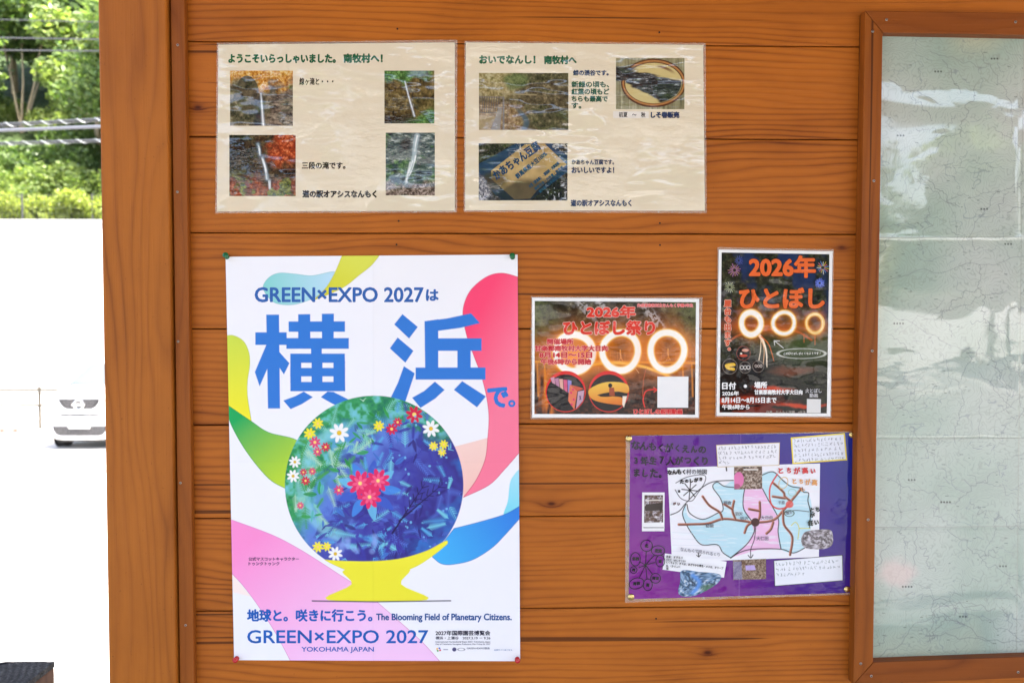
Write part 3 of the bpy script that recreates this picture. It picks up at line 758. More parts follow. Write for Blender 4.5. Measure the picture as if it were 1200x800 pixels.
for q in ([(312, 368.6), (327, 368.6), (328.2, 478.4), (314, 478.4)], [(299.2, 389.3), (336, 389.3), (336, 404), (299.2, 404)],
          [(312, 404), (298.6, 435.8), (304.3, 452.5), (313.5, 431.4), (316, 404)], [(325, 404), (326.8, 411.6), (339.2, 425.5), (332.7, 438.6), (326.5, 429)],
          [(338.2, 376.6), (404.3, 376.4), (404.3, 388.6), (338.3, 388.6)], [(349.4, 368.2), (363.5, 368), (363.7, 397), (349.4, 397)], [(377.2, 367.6), (391.3, 367.4), (391, 397), (377.3, 397)],
          [(335.6, 396), (408.8, 396), (408.8, 408.5), (335.6, 408.5)], [(364.5, 408), (377.1, 408), (377.1, 415), (364.5, 415)],
          [(340.2, 414.2), (404.1, 414.2), (404.4, 424.9), (340.2, 424.9)], [(340.2, 430.9), (404.3, 430.9), (404.3, 440.8), (340.2, 440.8)], [(340.3, 447.3), (404.4, 447.3), (404.6, 458.2), (340.3, 458.2)],
          [(340.2, 424), (353, 424), (353, 448), (340.2, 448)], [(365.1, 424), (377.9, 424), (377.9, 448), (365.1, 448)], [(390.7, 424), (404.4, 424), (404.4, 448), (390.7, 448)],
          [(356, 458.6), (366.6, 465.1), (353.7, 473.3), (340.6, 479.1), (332, 469.1), (346, 464)], [(383.7, 458.6), (376, 465.1), (389, 472.5), (403, 478.7), (411.5, 469.4), (390.7, 459)],
          [(471.6, 368), (489.6, 383), (479.4, 396.5), (462, 380)], [(466, 395.3), (484.5, 411), (475, 424.8), (456.8, 408)], [(473.3, 428.9), (486, 437.2), (482.3, 448.5), (474.3, 472.6), (457.8, 465.8), (466.2, 448.5)],
          [(497.6, 376.4), (513.6, 374), (513.6, 432), (498.2, 432)], [(497.6, 376.4), (524, 373), (552, 367), (562.5, 378.5), (540, 384), (513.6, 387.5), (498, 388.5)], [(498, 396.3), (564.4, 396.3), (564.4, 410.9), (498, 410.9)],
          [(536, 410), (551.6, 410), (551.6, 431), (536, 431)], [(487, 430.5), (569, 430.4), (569, 444.6), (487, 444.6)],
          [(509.7, 447), (521, 456.6), (510, 466.8), (492.8, 477.7), (483, 465.8), (496.9, 458)], [(541.6, 446.4), (569.4, 464.3), (558.9, 477), (531.9, 456.6)]):
    p.poly(q, BL)
# round floral picture: leaves, ferns and blossoms on deep blue, resting in a yellow bowl
gx, gy, gr = 438.5, 568.0, 104.5
idx = p.win(gx-gr, gy-gr, gx+gr, gy+gr); x, y = p.X[idx], p.Y[idx]; r = np.hypot(x-gx, y-gy); ins = p.cov(r-gr)
ux, uy = (x-gx)/gr, (y-gy)/gr
nz = fbm(x*.035, y*.035, 101, 4); n2 = fbm(x*.12, y*.12, 103, 3)
t = np.clip(.5+.55*(ux*.75+uy*.55)+.55*(nz-.5), 0, 1)
c0 = np.stack([np.interp(t, [0, .3, .55, .8, 1], lin(np.array([(70, 160, 205), (96, 130, 215), (72, 78, 175), (58, 52, 140), (52, 120, 205)]))[:, k]) for k in range(3)], -1)*.86
p.put(c0, ins, idx)
p.put((48, 44, 130), ins*sst(.54, .62, fbm(x*.05, y*.05, 105, 4))*.7*(1-sst(.55, .95, ux)), idx)
left = sst(.30, .62, -ux*.8-uy*.28+.55*(nz-.5)); top = sst(.52, .8, -uy+.35*(nz-.5)+.1*ux)
green = np.clip(np.maximum(left, top), 0, 1)
cg = np.stack([np.interp(n2, [.2, .45, .6, .8], lin(np.array([(18, 120, 70), (52, 160, 70), (96, 190, 160), (120, 205, 215)]))[:, k]) for k in range(3)], -1)*.86
p.put(cg, ins*green*.92, idx)
p.put((150, 220, 228), ins*(1-sst(.03, .09, np.abs(np.hypot(ux+.2, uy+.02)*1.0-.62)))*(1-sst(-.45, -.25, ux))*.55, idx)
rg = random.Random(12)
def inside(a, b, m=3): return math.hypot(a-gx, b-gy) < gr-m
def fern(cx, cy, ang, L, col, w=.7, n=9):
    for k in range(n):
        t_ = (k+1)/n; bx_, by_ = cx+math.cos(ang)*L*t_, cy+math.sin(ang)*L*t_
        for sg in (-1, 1):
            a = ang+sg*.9; l = L*.26*(1-.55*t_)
            ex, ey = bx_+math.cos(a)*l, by_+math.sin(a)*l
            if inside(ex, ey, 1): p.line([(bx_, by_), (ex, ey)], w*1.9, col, alpha=.85, w1=w*.6)
    if inside(cx+math.cos(ang)*L, cy+math.sin(ang)*L): p.line([(cx, cy), (cx+math.cos(ang)*L, cy+math.sin(ang)*L)], w, col, alpha=.9)
for _ in range(190):
    a = rg.uniform(0, 6.28); rr = gr*math.sqrt(rg.uniform(.02, .93)); fx, fy = gx+math.cos(a)*rr, gy+math.sin(a)*rr
    gside = (-(fx-gx)*.8-(fy-gy)*.6)/gr
    col = rg.choice([(130, 205, 190), (70, 160, 80), (175, 220, 190)]) if gside > .3 else rg.choice([(90, 170, 225), (120, 205, 225), (84, 110, 205), (60, 60, 160)])
    if inside(fx, fy, 6): fern(fx, fy, rg.uniform(0, 6.28), rg.uniform(13, 27), col, rg.uniform(.5, .9))
for _ in range(100):                                        # pointed leaves
    a = rg.uniform(0, 6.28); rr = gr*math.sqrt(rg.uniform(.1, .86)); fx, fy = gx+math.cos(a)*rr, gy+math.sin(a)*rr
    if not inside(fx, fy, 15): continue
    gside = (-(fx-gx)*.8-(fy-gy)*.6)/gr; L = rg.uniform(8, 17); an = rg.uniform(0, 6.28); w_ = L*rg.uniform(.22, .4)
    d, e = np.array((math.cos(an), math.sin(an))), np.array((-math.sin(an), math.cos(an))); c_ = np.array((fx, fy))
    lf = catmull([c_-d*L/2, c_-d*L*.1+e*w_/2, c_+d*L/2, c_-d*L*.1-e*w_/2], 5, True)
    col = rg.choice([(40, 150, 66), (98, 196, 190), (60, 170, 80)]) if gside > .25 else rg.choice([(66, 62, 168), (52, 44, 128), (70, 120, 210)])
    p.poly(lf, col, alpha=.85); p.line([c_-d*L/2, c_+d*L*.4], .5, tuple(np.array(col)*.7), alpha=.7)
for bx_, by_, an, L in ((470, 610, -1.0, 52), (478, 596, -.62, 50)):        # dark twigs
    p.line([(bx_-10, by_+14), (bx_+math.cos(an)*L, by_+math.sin(an)*L)], 2.2, (36, 26, 80), w1=.6)
    for k in range(5):
        q = (bx_+math.cos(an)*L*(.2+.17*k), by_+math.sin(an)*L*(.2+.17*k))
        for sg in (-1, 1): p.line([q, (q[0]+math.cos(an+sg*.7)*8, q[1]+math.sin(an+sg*.7)*8)], .9, (36, 26, 80))
for k in range(16): p.ell(rg.uniform(395, 448), rg.uniform(626, 648), 3.2, 3.2, (140, 170, 235), alpha=.5, soft=2.)
def flower(cx, cy, r_, col, eye, n=8):
    for k in range(n):
        a = 2*math.pi*k/n+.3
        p.ell(cx+math.cos(a)*r_*.6, cy+math.sin(a)*r_*.6, r_*.42, r_*.2, col, rot=a)
    p.ell(cx, cy, r_*.24, r_*.24, eye)
Y, Wh, Rd, Pk = (250, 235, 50), (248, 248, 248), (214, 34, 74), (228, 70, 120)
for cx, cy, r_, c_ in ((372.5, 496, 6.5, Y), (363, 508, 7, Y), (397.5, 507, 11.5, Wh), (444, 499, 6.5, Y), (459, 502.5, 7, Rd), (466, 494.5, 5.5, Rd), (505, 502, 10, Wh), (485.5, 485.5, 10, Rd),
                       (508, 522.5, 5.5, Y), (520, 520.5, 5.5, Y), (518, 529.5, 5, Y), (369, 518, 7, Pk), (381.5, 523.5, 5.5, Rd), (372, 529, 5.5, Pk), (345.5, 541, 7, Wh), (343.5, 557.5, 7.5, Wh),
                       (355.5, 553, 4.5, Rd), (366, 552, 4.5, Pk), (358, 563, 5.5, Rd), (372.5, 640.5, 6.5, Y), (383, 640, 5.5, Y), (393, 648.5, 8.5, Wh), (397, 574, 6, Pk), (352, 592, 4.5, Pk)):
    if inside(cx, cy, 4): flower(cx, cy, r_, c_, (232, 190, 40) if c_ == Wh else (255, 220, 120))
for k in range(9):
    a = .7*k; q = np.array((432+math.cos(a)*26, 574+math.sin(a)*24)); d = np.array((math.cos(a), math.sin(a))); e = np.array((-d[1], d[0]))
    p.poly(catmull([q-d*12, q-d*2+e*5.5, q+d*12, q-d*2-e*5.5], 5, True), [(70, 140, 226), (62, 96, 200), (110, 190, 230)][k % 3], alpha=.9)
for cx, cy, r_ in ((422, 566, 15), (443, 563, 14), (433, 582, 14)): flower(cx, cy, r_, (232, 44, 104), (250, 150, 100), 9); flower(cx, cy, r_*.6, (248, 96, 140), (252, 220, 130), 7)
for k in range(26):
    a = rg.uniform(-1.2, 1.0); rr = gr*rg.uniform(.3, .95); cx, cy = gx+math.cos(a)*rr, gy+math.sin(a)*rr
    if inside(cx, cy, 6): p.ell(cx, cy, rg.uniform(.8, 1.6), rg.uniform(.8, 1.6), (120, 190, 235), alpha=.8)
bowl = list(catmull([(380.5, 655.5), (405, 657), (438, 657.2), (470, 654), (500, 645), (522, 633.5), (524.5, 636.5)], 8))+list(catmull([(524.5, 636.5), (508, 650), (486, 664), (458, 672.5), (436, 674), (412, 669.5), (392, 661.5), (380.5, 655.5)], 8))
under = [(380, 655.7)]+[(a, b) for a, b in catmull([(405, 657), (438, 657.2), (470, 654), (500, 645), (522, 633.5)], 8)]+[(560, 700), (380, 700)]
idx2 = p.win(330, 630, 548, 676); x2, y2 = p.X[idx2], p.Y[idx2]
p.poly(bowl, (248, 240, 60), g=((240, 232, 50), (440, 655), (440, 674)), edge=((226, 216, 40), .3))
p.poly(catmull([(404, 667), (478, 665), (470, 684), (500, 702.5), (384, 702.5), (412, 684)], 5, True), (244, 236, 56))
p.line([(366, 703.6), (440, 704.6), (528, 703.4)], 1.6, (70, 70, 84), alpha=.9)
# organisers' marks
for k, c_ in enumerate(((230, 50, 50), (60, 160, 70), (250, 180, 40), (50, 110, 200))):
    p.ell(514+1.7*math.cos(k*1.57+.6), 760.5+1.3*math.sin(k*1.57+.6), 1.5, 1.1, c_, rot=k*1.57)
p.ell(514, 760.5, 1.2, .9, (246, 246, 250)); p.ell(532.4, 760.4, 2.5, 2.4, (84, 80, 122)); p.ell(540.5, 760.4, 4., 1.5, (120, 120, 140), ring=.5); p.line([(520, 760.5), (524.5, 760.5)], 1.2, (170, 170, 185), soft=.5)
p.C *= (1-.03*np.exp(-np.abs(p.X-437.5)/.8)-.03*np.exp(-np.abs(p.Y-541)/.8))[..., None]     # slightly darker along the folds
p.build('paper', M_PAPER, pos, off_c)
L = Lettering(off_c)
L.text('GREEN×EXPO 2027', (299, 337, 496, 353.6), (48, 100, 176), .62); L.text('は', (499.7, 339.5, 513.5, 352), (48, 100, 176), .7)
L.text('で', (572, 454.4, 594.6, 476.3), BL, 1.25); L.text('。', (596.2, 469, 603.4, 476.2), BL, .7)
L.text('地球と。咲きに行こう。', (290, 713.8, 436, 727.4), (24, 96, 186), .62); L.text('The Blooming Field of Planetary Citizens.', (441, 718.6, 599.4, 728.4), (42, 86, 152), .34)
L.text('GREEN×EXPO 2027', (290, 738, 501.6, 753), (28, 98, 188), .34); L.text('YOKOHAMA JAPAN', (353.4, 757.4, 438, 764.6), (28, 98, 188), .12)
L.text('2027年国際園芸博覧会', (510.5, 738.4, 574.4, 744), (52, 52, 70), .18); L.text('横浜・上瀬谷　2027.3.19 － 9.26', (510.5, 745.2, 574.6, 748.8), (70, 70, 90), .08)
L.text('International Horticultural Expo 2027, Yokohama, Japan', (510.5, 750.6, 574.6, 752.8), (100, 100, 120), .05); L.text('City of Yokohama, Kanagawa Prefecture, Mar.19-Sep.26, 2027', (510.5, 753.4, 574.6, 755.4), (110, 110, 130), .05)
L.text('GREEN×EXPO協会', (547, 757.8, 574, 760.2), (110, 110, 130), .05); L.text('公式サイトはこちら', (579, 760.2, 600, 761.8), (80, 120, 180), .05)
L.text('公式マスコットキャラクター', (291.3, 652.5, 350.2, 656.6), (70, 50, 90), .1); L.text('トゥンクトゥンク', (291.5, 658, 327.3, 662), (70, 50, 90), .1)
L.build(M_PAPER, pos)

# ---------- landscape fire festival sheet
def fire_ring(p, cx, cy, rx, ry, w, seed, glow=7., hot=(255, 250, 240), g=(255, 140, 30)):
    idx = p.win(cx-rx-30, cy-ry-30, cx+rx+30, cy+ry+30); x, y = p.X[idx]-cx, p.Y[idx]-cy
    a = np.arctan2(y, x); wob = 1+.02*np.sin(a*2+seed)+.018*np.sin(a*3+seed*2)
    d = (np.sqrt((x/rx)**2+(y/ry)**2)-wob)*min(rx, ry); d = np.abs(d)
    spray = 1+.9*(fbm(np.cos(a)*3+seed, np.sin(a)*3+np.hypot(x, y)*.06, int(seed), 3)-.45)
    p.put(g, np.clip(np.exp(-d/(glow*spray))*.95, 0, 1), idx)
    p.put((255, 205, 110), np.clip(1-sst(w*.5, w*.5+2.2, d), 0, 1), idx); p.put(hot, np.clip(1-sst(w*.5-.7, w*.5+.6, d), 0, 1), idx)

qD = [(623.7, 348.7), (819.3, 350.1), (818.4, 488.8), (623.6, 489.0)]; iD = [(626.7, 352.6), (815.6, 354), (814.6, 485.6), (626.2, 484.9)]
offD = relief(41, .0024, .0010, .014)
fD = thing('festival_flyer', 'wide laminated festival flyer with three white fire rings over a bridge and red lettering', 'flyer', center(qD), 'laminated fire festival flyers')
p = Print(qD, 1.2, (246, 246, 244)); p.build('paper', M_LAM_B, fD, offD); film_edge([(622.3, 347.2), (823.2, 348.3), (819.8, 490.6), (621.8, 490.8)], qD, fD, offD)
p = Print(iD, 2.4, (60, 52, 38))
p.C[:] = fol(p, 111, .09, [(0, (16, 18, 12)), (.45, (48, 42, 30)), (.75, (78, 70, 50)), (1, (124, 116, 92))], 1.9, -.5)
u, v = p.U, p.V; n = fbm(p.X*.05, p.Y*.05, 113, 3)
p.put(fol(p, 115, .12, [(0, (30, 46, 26)), (1, (110, 118, 72))]), (sst(.78, .95, u+.2*(n-.5))+(1-sst(.04, .2, u+.2*(n-.5))))*(1-sst(.5, .7, v))*.75)
for a, b, c_ in ((.31, .06, .05), (.72, .1, .06), (.77, .2, .05), (.43, .06, .04)): p.put((176, 172, 170), (1-sst(c_*.4, c_*1.3, np.hypot((u-a)*1.4-(v-b)*.8, (v-b)*.45)+.05*(n-.5)))*sst(.4, .6, fbm(p.X*.4, p.Y*.4, 117, 2))*.8)
p.put((186, 96, 22), np.exp(-((v-.47)/.15)**2)*(.62+.6*(n-.5)))
p.put(fol(p, 119, .12, [(0, (12, 7, 5)), (.5, (48, 22, 13)), (1, (96, 52, 32))]), sst(.58, .66, v))
p.put((206, 110, 30), sst(.58, .62, v)*(1-sst(.08, .15, u+.15*(n-.5)))*sst(.35, .6, fbm(p.X*.12, p.Y*.02, 121, 3)))
P = lambda a, b: (615+a/5.163, 340+b/5.163)
p.line([P(60, 432), P(240, 436), P(440, 430), P(700, 436), P(1030, 440)], 2.2, (226, 150, 50), alpha=.95, soft=1.2)
p.line(catmull([P(280, 505), P(350, 470), P(440, 445), P(560, 440), P(700, 458), P(800, 490), P(900, 535)], 6), 3.0, (255, 200, 80), soft=1.4)
for a in (75, 120, 240, 955, 1010): p.line([P(a, 440), P(a+6, 640)], 1.6, (230, 140, 40), alpha=.8, soft=1.)
for k in range(14): p.line([P(430+k*44, 375), P(430+k*44, 430)], .5, (214, 128, 52), alpha=.7)
p.line([P(420, 378), P(1030, 380)], .6, (200, 130, 70), alpha=.8)
for a, b in ((578, 365), (866, 360)):                       # small figures on the bridge
    p.ell(*P(a, b), .9, 1.2, (230, 160, 90)); p.line([P(a, b+8), P(a+3, b+45)], 1.8, (220, 140, 70)); p.line([P(a+3, b+40), P(a+14, b+62)], .9, (214, 134, 66)); p.line([P(a+2, b+40), P(a-8, b+62)], .9, (214, 134, 66))
p.put((255, 150, 50), np.exp(-np.hypot((p.X-P(290, 0)[0])/26, (p.Y-P(0, 400)[1])/20)**2)*.9)
fire_ring(p, *P(300, 378), 21, 22, 7.5, 1.3); fire_ring(p, *P(578, 370), 20.5, 22.5, 6.6, 2.1); fire_ring(p, *P(862, 368), 20, 21.6, 6.4, 4.4)
p.put((255, 244, 226), (1-sst(2, 7, np.hypot(p.X-P(330, 0)[0], (p.Y-P(0, 462)[1])*1.3)))*.9)
for cx, cy in (P(247, 612), P(508, 612)):
    p.ell(cx, cy, 23.6, 24.2, (222, 44, 40)); p.ell(cx, cy+1.6, 22.2, 21.6, (30, 26, 28))
cx, cy = P(247, 612)
def clip(poly, r_=21.8): return [(a, b) for a, b in poly]
for k in range(5): p.poly([P(155+k*26, 530+k*3), P(178+k*26, 524+k*6), P(186+k*24, 570+k*16), P(166+k*24, 560+k*14)], [(206, 150, 170), (190, 132, 160), (220, 164, 150), (214, 90, 130), (140, 130, 200)][k])
p.poly([P(272, 570), P(318, 610), P(300, 722), P(262, 668)], (226, 118, 84)); p.poly([P(272, 570), P(330, 585), P(358, 596), P(318, 610)], (206, 86, 60)); p.poly([P(322, 612), P(360, 604), P(352, 668), P(310, 716)], (196, 156, 178))
for a, b in ((280, 620), (296, 660), (284, 690), (292, 600)): p.ell(*P(a, b), 1.2, 1.4, (220, 50, 110))
p.line([P(330, 640), P(340, 660)], .8, (40, 40, 90)); p.line([P(338, 640), P(332, 662)], .8, (40, 40, 90))
p.poly(catmull([P(390, 600), P(470, 560), P(560, 555), P(622, 572), P(625, 620), P(560, 612), P(480, 622), P(440, 636), P(520, 640), P(590, 650), P(600, 690), P(540, 690), P(440, 672), P(395, 645)], 5, True), (238, 190, 74), g=((224, 120, 40), P(500, 560), P(520, 690)))
p.poly(catmull([P(450, 640), P(500, 628), P(560, 634), P(500, 644)], 5, True), (36, 20, 16)); p.ell(*P(517, 576), 2.4, 2.6, (24, 20, 20)); p.poly([P(510, 590), P(540, 588), P(545, 638), P(512, 636)], (160, 70, 40))
p.poly([P(592, 640), P(618, 640), P(600, 710), P(590, 690)], (242, 226, 206))
p.line(catmull([P(726, 706), P(716, 660), P(732, 612), P(770, 600), P(800, 602)], 6), 1.3, (232, 52, 44)); p.line([P(780, 588), P(800, 602), P(782, 616)], 1.1, (232, 52, 44))
p.line([P(735, 468), P(718, 540), P(712, 640)], .7, (200, 90, 50), alpha=.8); p.line([P(668, 470), P(690, 500)], .7, (230, 170, 110), alpha=.7)
p.poly([P(803, 522), P(990, 522), P(988, 710), P(802, 710)], (240, 240, 240))
p.build('print', M_LAM_B, fD, offD, .00010)
L = Lettering(offD); RD, PK = (224, 58, 44), (250, 200, 190)
def D(txt, x0, y0, x1, y1, bold=.45, ol=.95, col=RD, oc=(238, 190, 176)): L.text(txt, (*P(x0, y0), *P(x1, y1)), col, bold, outline=(oc, ol))
D('2026年', 377, 96, 667, 165, .85, 1.35); D('ひとぼし祭り', 235, 186, 785, 268, .9, 1.4)
c2, o2 = (196, 30, 48), (250, 176, 160)
D('開催場所', 137, 294, 293, 327, .35, .75, c2, o2); D('甘楽郡南牧村大字大日向', 62, 335, 500, 367, .38, .8, c2, o2); D('8月14日～15日', 90, 375, 405, 408, .42, .85, c2, o2); D('午後6時から開始', 98, 415, 400, 448, .4, .8, c2, o2)
D('作成者南牧村立なんもく学園4年生', 680, 81, 1018, 102, .16, .4, (230, 100, 96), (250, 190, 190)); D('ひとぼしの説明動画', 658, 718, 952, 749, .3, .65, (206, 40, 44), (240, 150, 140))
L.build(M_LAM_B, fD)

# ---------- upright fire festival sheet
qE = [(842.4, 292.4), (975.7, 294.4), (973.0, 487.7), (839.7, 486.9)]; iE = [(845.7, 295.8), (972.0, 297.9), (968.9, 484.2), (843.2, 483.1)]
offE = relief(53, .0024, .0010, .016)
fE = thing('festival_flyer', 'upright laminated festival flyer, dark, with orange title and three fire rings in a row', 'flyer', center(qE), 'laminated fire festival flyers')
p = Print(qE, 1.2, (246, 246, 244)); p.build('paper', M_LAM_B, fE, offE); film_edge([(840.8, 289.6), (977.2, 292.2), (974.2, 489.6), (838, 488.4)], qE, fE, offE)
p = Print(iE, 2.4, (30, 32, 26)); u, v = p.U, p.V; n = fbm(p.X*.05, p.Y*.05, 133, 3)
p.C[:] = fol(p, 131, .13, [(0, (12, 14, 10)), (.5, (38, 42, 28)), (.85, (68, 72, 46)), (1, (104, 102, 74))], 1.8, -.45)
p.put((28, 48, 92), sst(.55, .75, (1-v)*.9+.25*(u-.5)+.35*(n-.5))*sst(.45, .6, fbm(p.X*.04, p.Y*.04, 137, 3)+.25*(u-.5))*.85)
p.put((84, 76, 92), np.exp(-((v-.36)/.09)**2)*sst(.45, .65, fbm(p.X*.2, p.Y*.2, 139, 3))*.6)
p.put((64, 84, 40), np.exp(-(((v-.57)/.14)**2+((u-.75)/.3)**2))*.75)
P = lambda a, b: (830+a/3.6375, 280+b/3.6375)
p.put((170, 78, 34), np.exp(-((v-.46)/.035)**2)*(1-sst(.05, .9, np.abs(u-.4)))*.8)
p.line(catmull([P(75, 445), P(130, 410), P(200, 392), P(300, 385), P(380, 395), P(440, 430)], 6), 2.2, (190, 92, 50), alpha=.85, soft=1.)
for a, b, c_ in ((408, 405, 440), (455, 405, 450)): p.line([P(a, b), P(a, c_)], .9, (200, 100, 50), alpha=.8)
p.put((14, 10, 10), sst(.60, .72, v+.1*(n-.5))*(1-.5*sst(.3, .7, u)))
for (a, b, c_, d) in ((-.1, .93, .5, .035), (.3, .845, .25, .03), (.55, .95, .4, .02)): p.put((206, 66, 30), (1-sst(.2, 1., np.hypot((u-a-.2)/c_, (v-b-.05*(n-.5))/d)))*.95)
p.put((120, 64, 40), (1-sst(.2, 1., np.hypot((u-.68)/.3, (v-.73-.06*(n-.5))/.035)))*.7)
p.put((110, 34, 20), sst(.84, .95, v)*(1-sst(.3, .9, u))*sst(.4, .6, fbm(p.X*.06, p.Y*.2, 141, 3)))
def burst(cx, cy, r_, cols, n_=15, w_=.6):
    for k in range(n_):
        a = 2*math.pi*k/n_+.2; q = r_*rg.uniform(.75, 1.05)
        p.line([(cx+math.cos(a)*r_*.3, cy+math.sin(a)*r_*.3), (cx+math.cos(a)*q, cy+math.sin(a)*q)], w_, cols[k % len(cols)], alpha=.9)
burst(*P(112, 133), 7.5, [(190, 130, 190), (206, 150, 150)]); burst(*P(92, 205), 6.5, [(190, 196, 150), (160, 170, 140)]); burst(*P(488, 122), 7.5, [(230, 200, 80), (230, 120, 150), (120, 160, 230), (240, 240, 230)]); burst(*P(475, 188), 6., [(90, 110, 220), (130, 150, 240)], 18, .9); burst(*P(130, 92), 5.5, [(80, 96, 180)], 12)
p.line(catmull([P(212, 402), P(232, 430), P(247, 480), P(250, 545)], 6), 3.2, (255, 236, 210), w1=.8, soft=.5); p.line(catmull([P(205, 402), P(225, 430), P(238, 470), P(234, 540)], 6), 1.2, (255, 200, 150), w1=.4)
p.line(catmull([P(225, 415), P(258, 450), P(280, 520)], 6), 1.4, (220, 110, 50), w1=.5, soft=.6); p.line(catmull([P(225, 430), P(222, 480), P(215, 520)], 6), .8, (255, 230, 200))
fire_ring(p, *P(183, 360), 11.2, 13.2, 5.2, 1.1, 3.5); fire_ring(p, *P(322, 358), 12.3, 12.8, 3.4, 2.4, 3.)
fire_ring(p, *P(454, 360), 9.8, 10.8, 1.2, 5.2, 2.4, (255, 236, 190)); p.ell(*P(456, 358), 10.9, 11.6, (255, 214, 140), ring=.6); p.ell(*P(452, 361), 8.6, 9.6, (255, 200, 120), ring=.5)
for a, b, r_ in ((150, 487, 8.2), (92, 543, 8.8), (157, 547, 6.8), (213, 543, 6.8)): p.ell(*P(a, b), r_, r_*1.03, (150, 70, 60) if a == 150 else (140, 130, 120)); p.ell(*P(a, b), r_-.55, r_*1.03-.55, (26, 18, 18))
p.poly(catmull([P(72, 535), P(100, 528), P(114, 530), P(114, 540), P(90, 544), P(112, 550), P(110, 560), P(80, 554)], 4, True), (236, 190, 60)); p.ell(*P(158, 474), 4., 1.8, (220, 160, 140)); p.ell(*P(150, 497), 4.6, 1.5, (200, 80, 60)); p.ell(*P(140, 488), 1.3, 1., (235, 225, 210))
for a in (143, 157, 171): p.ell(*P(a, 547), 1.8, 2.1, (226, 220, 214), ring=.6)
for a in (203, 214, 225): p.ell(*P(a, 541), 1.2, 1.4, (214, 200, 190), ring=.5)
p.ell(*P(398, 488), 28, 5.8, (196, 200, 190), ring=.7); p.line([P(320, 464), P(283, 434)], .8, (226, 226, 222)); p.line([P(283, 452), P(281, 433), P(303, 434)], .8, (226, 226, 222))
p.ell(*P(158, 627), 1.9, 1.9, (250, 250, 250)); p.poly([P(421, 681), P(480, 682), P(479, 741), P(420, 740)], (226, 226, 224))
p.build('print', M_LAM_B, fE, offE, .00010)
L = Lettering(offE); OR, DK = (236, 108, 52), (60, 30, 20)
def E_(txt, x0, y0, x1, y1, bold=.2, col=(244, 244, 244), outline=None): L.text(txt, (*P(x0, y0), *P(x1, y1)), col, bold, outline)
E_('2026年', 177, 74, 455, 162, 1.15, OR, (DK, 1.7)); E_('ひとぼし', 135, 211, 493, 293, 1.2, OR, (DK, 1.7))
L.column('屋台も出ます。', P(83, 0)[0], P(0, 258)[1], P(0, 492)[1], 8.6, (214, 92, 60), .45, ((236, 196, 176), .95))
E_('日付', 60, 611, 117, 640, .38); E_('場所', 197, 609, 250, 635, .38); E_('2026年', 60, 648, 130, 667, .25); E_('8月14日～8月15日まで', 58, 675, 290, 698, .28); E_('午後6時から', 60, 705, 175, 725, .25)
E_('甘楽郡南牧村大字大日向', 197, 642, 401, 662, .25); E_('火とぼし', 414, 637, 483, 655, .1, (206, 206, 210)); E_('動画', 432, 658, 467, 675, .1, (206, 206, 210))
E_('作者　なんもく学園　4年生', 247, 731, 416, 742, .05, (170, 160, 150)); L.hand('このひとぼしがとくちょうです!', *P(320, 488), *P(482, 487), (222, 224, 216), .12, 5, size=3.1)
L.build(M_LAM_B, fE)
# ---------- the children's hand-made map on purple card
qF = [(738.6, 510.6), (1002.7, 506.6), (999.8, 694), (736.8, 701.6)]
offF = relief(61, .0026, .0014, .012)
fF = thing('handmade_map', 'purple laminated card with a hand-drawn village map, notes and small photographs', 'poster', center(qF))
p = Print(qF, 1.4, (96, 40, 140)); u, v = p.U, p.V; n = fbm(p.X*.02, p.Y*.02, 151, 3)
t = np.clip(u*.75-v*.35+.25+.25*(n-.5), 0, 1)
p.C[:] = ink(p, [(0, (128, 26, 140)), (.35, (98, 26, 136)), (.65, (54, 28, 134)), (1, (20, 42, 142))], t)
p.line([(868, 505), (866, 705)], .8, (150, 110, 180), alpha=.4)
p.build('card', M_LAM_F, fF, offF); film_edge([(733.3, 510.2), (1004.2, 505), (1001.6, 696), (732.6, 705.6)], qF, fF, offF)
P = lambda a, b: (725+a/3.81, 500+b/3.81)
PL = lambda *q: [P(a, b) for a, b in q]
m = Print([P(218, 182), P(899, 163), P(894, 580), P(238, 604)], 2.2, (240, 240, 246))
CY, PKC, BKL = (188, 226, 238), (238, 190, 226), (34, 30, 34)
ol = catmull(PL((285, 400), (298, 345), (308, 395), (340, 412), (390, 408), (440, 385), (466, 372), (458, 325), (420, 265), (438, 245), (470, 262), (512, 240), (560, 262), (555, 360), (592, 420), (604, 470), (560, 530), (500, 583), (465, 555), (445, 528), (385, 526), (340, 498), (318, 455)), 5, True)
m.poly(ol, CY)
m.poly(PL((560, 280), (640, 268), (690, 370), (714, 410), (712, 470), (725, 545), (620, 548), (500, 583), (575, 520), (604, 465), (592, 420), (555, 360)), PKC)
m.poly(catmull(PL((640, 212), (690, 200), (735, 235), (760, 255), (815, 270), (848, 300), (862, 360), (858, 450), (835, 530), (790, 560), (725, 545), (712, 470), (714, 410), (690, 370), (648, 285)), 5, True), CY)
strk = fbm(m.X*.05, m.Y*.5, 153, 3); m.put((236, 246, 250), sst(.58, .72, strk)*.55)
def blk(*q, w=1.2, col=BKL): m.line(catmull(PL(*q), 5), w, col)
blk((300, 345), (285, 385), (300, 430), (330, 480), (370, 525), (440, 525), (465, 560), (500, 583)); blk((305, 345), (318, 385), (375, 412), (440, 385), (466, 370), (455, 320), (420, 268), (440, 246), (470, 264), (515, 270))
blk((232, 392), (270, 375), (300, 340), (360, 280), (420, 245), (512, 238)); blk((500, 583), (570, 525), (604, 470), (600, 430), (560, 370), (556, 320), (562, 280)); blk((642, 275), (668, 325), (712, 405), (712, 470), (725, 545)); blk((500, 585), (540, 560), (600, 545), (725, 545), (780, 562), (830, 540))
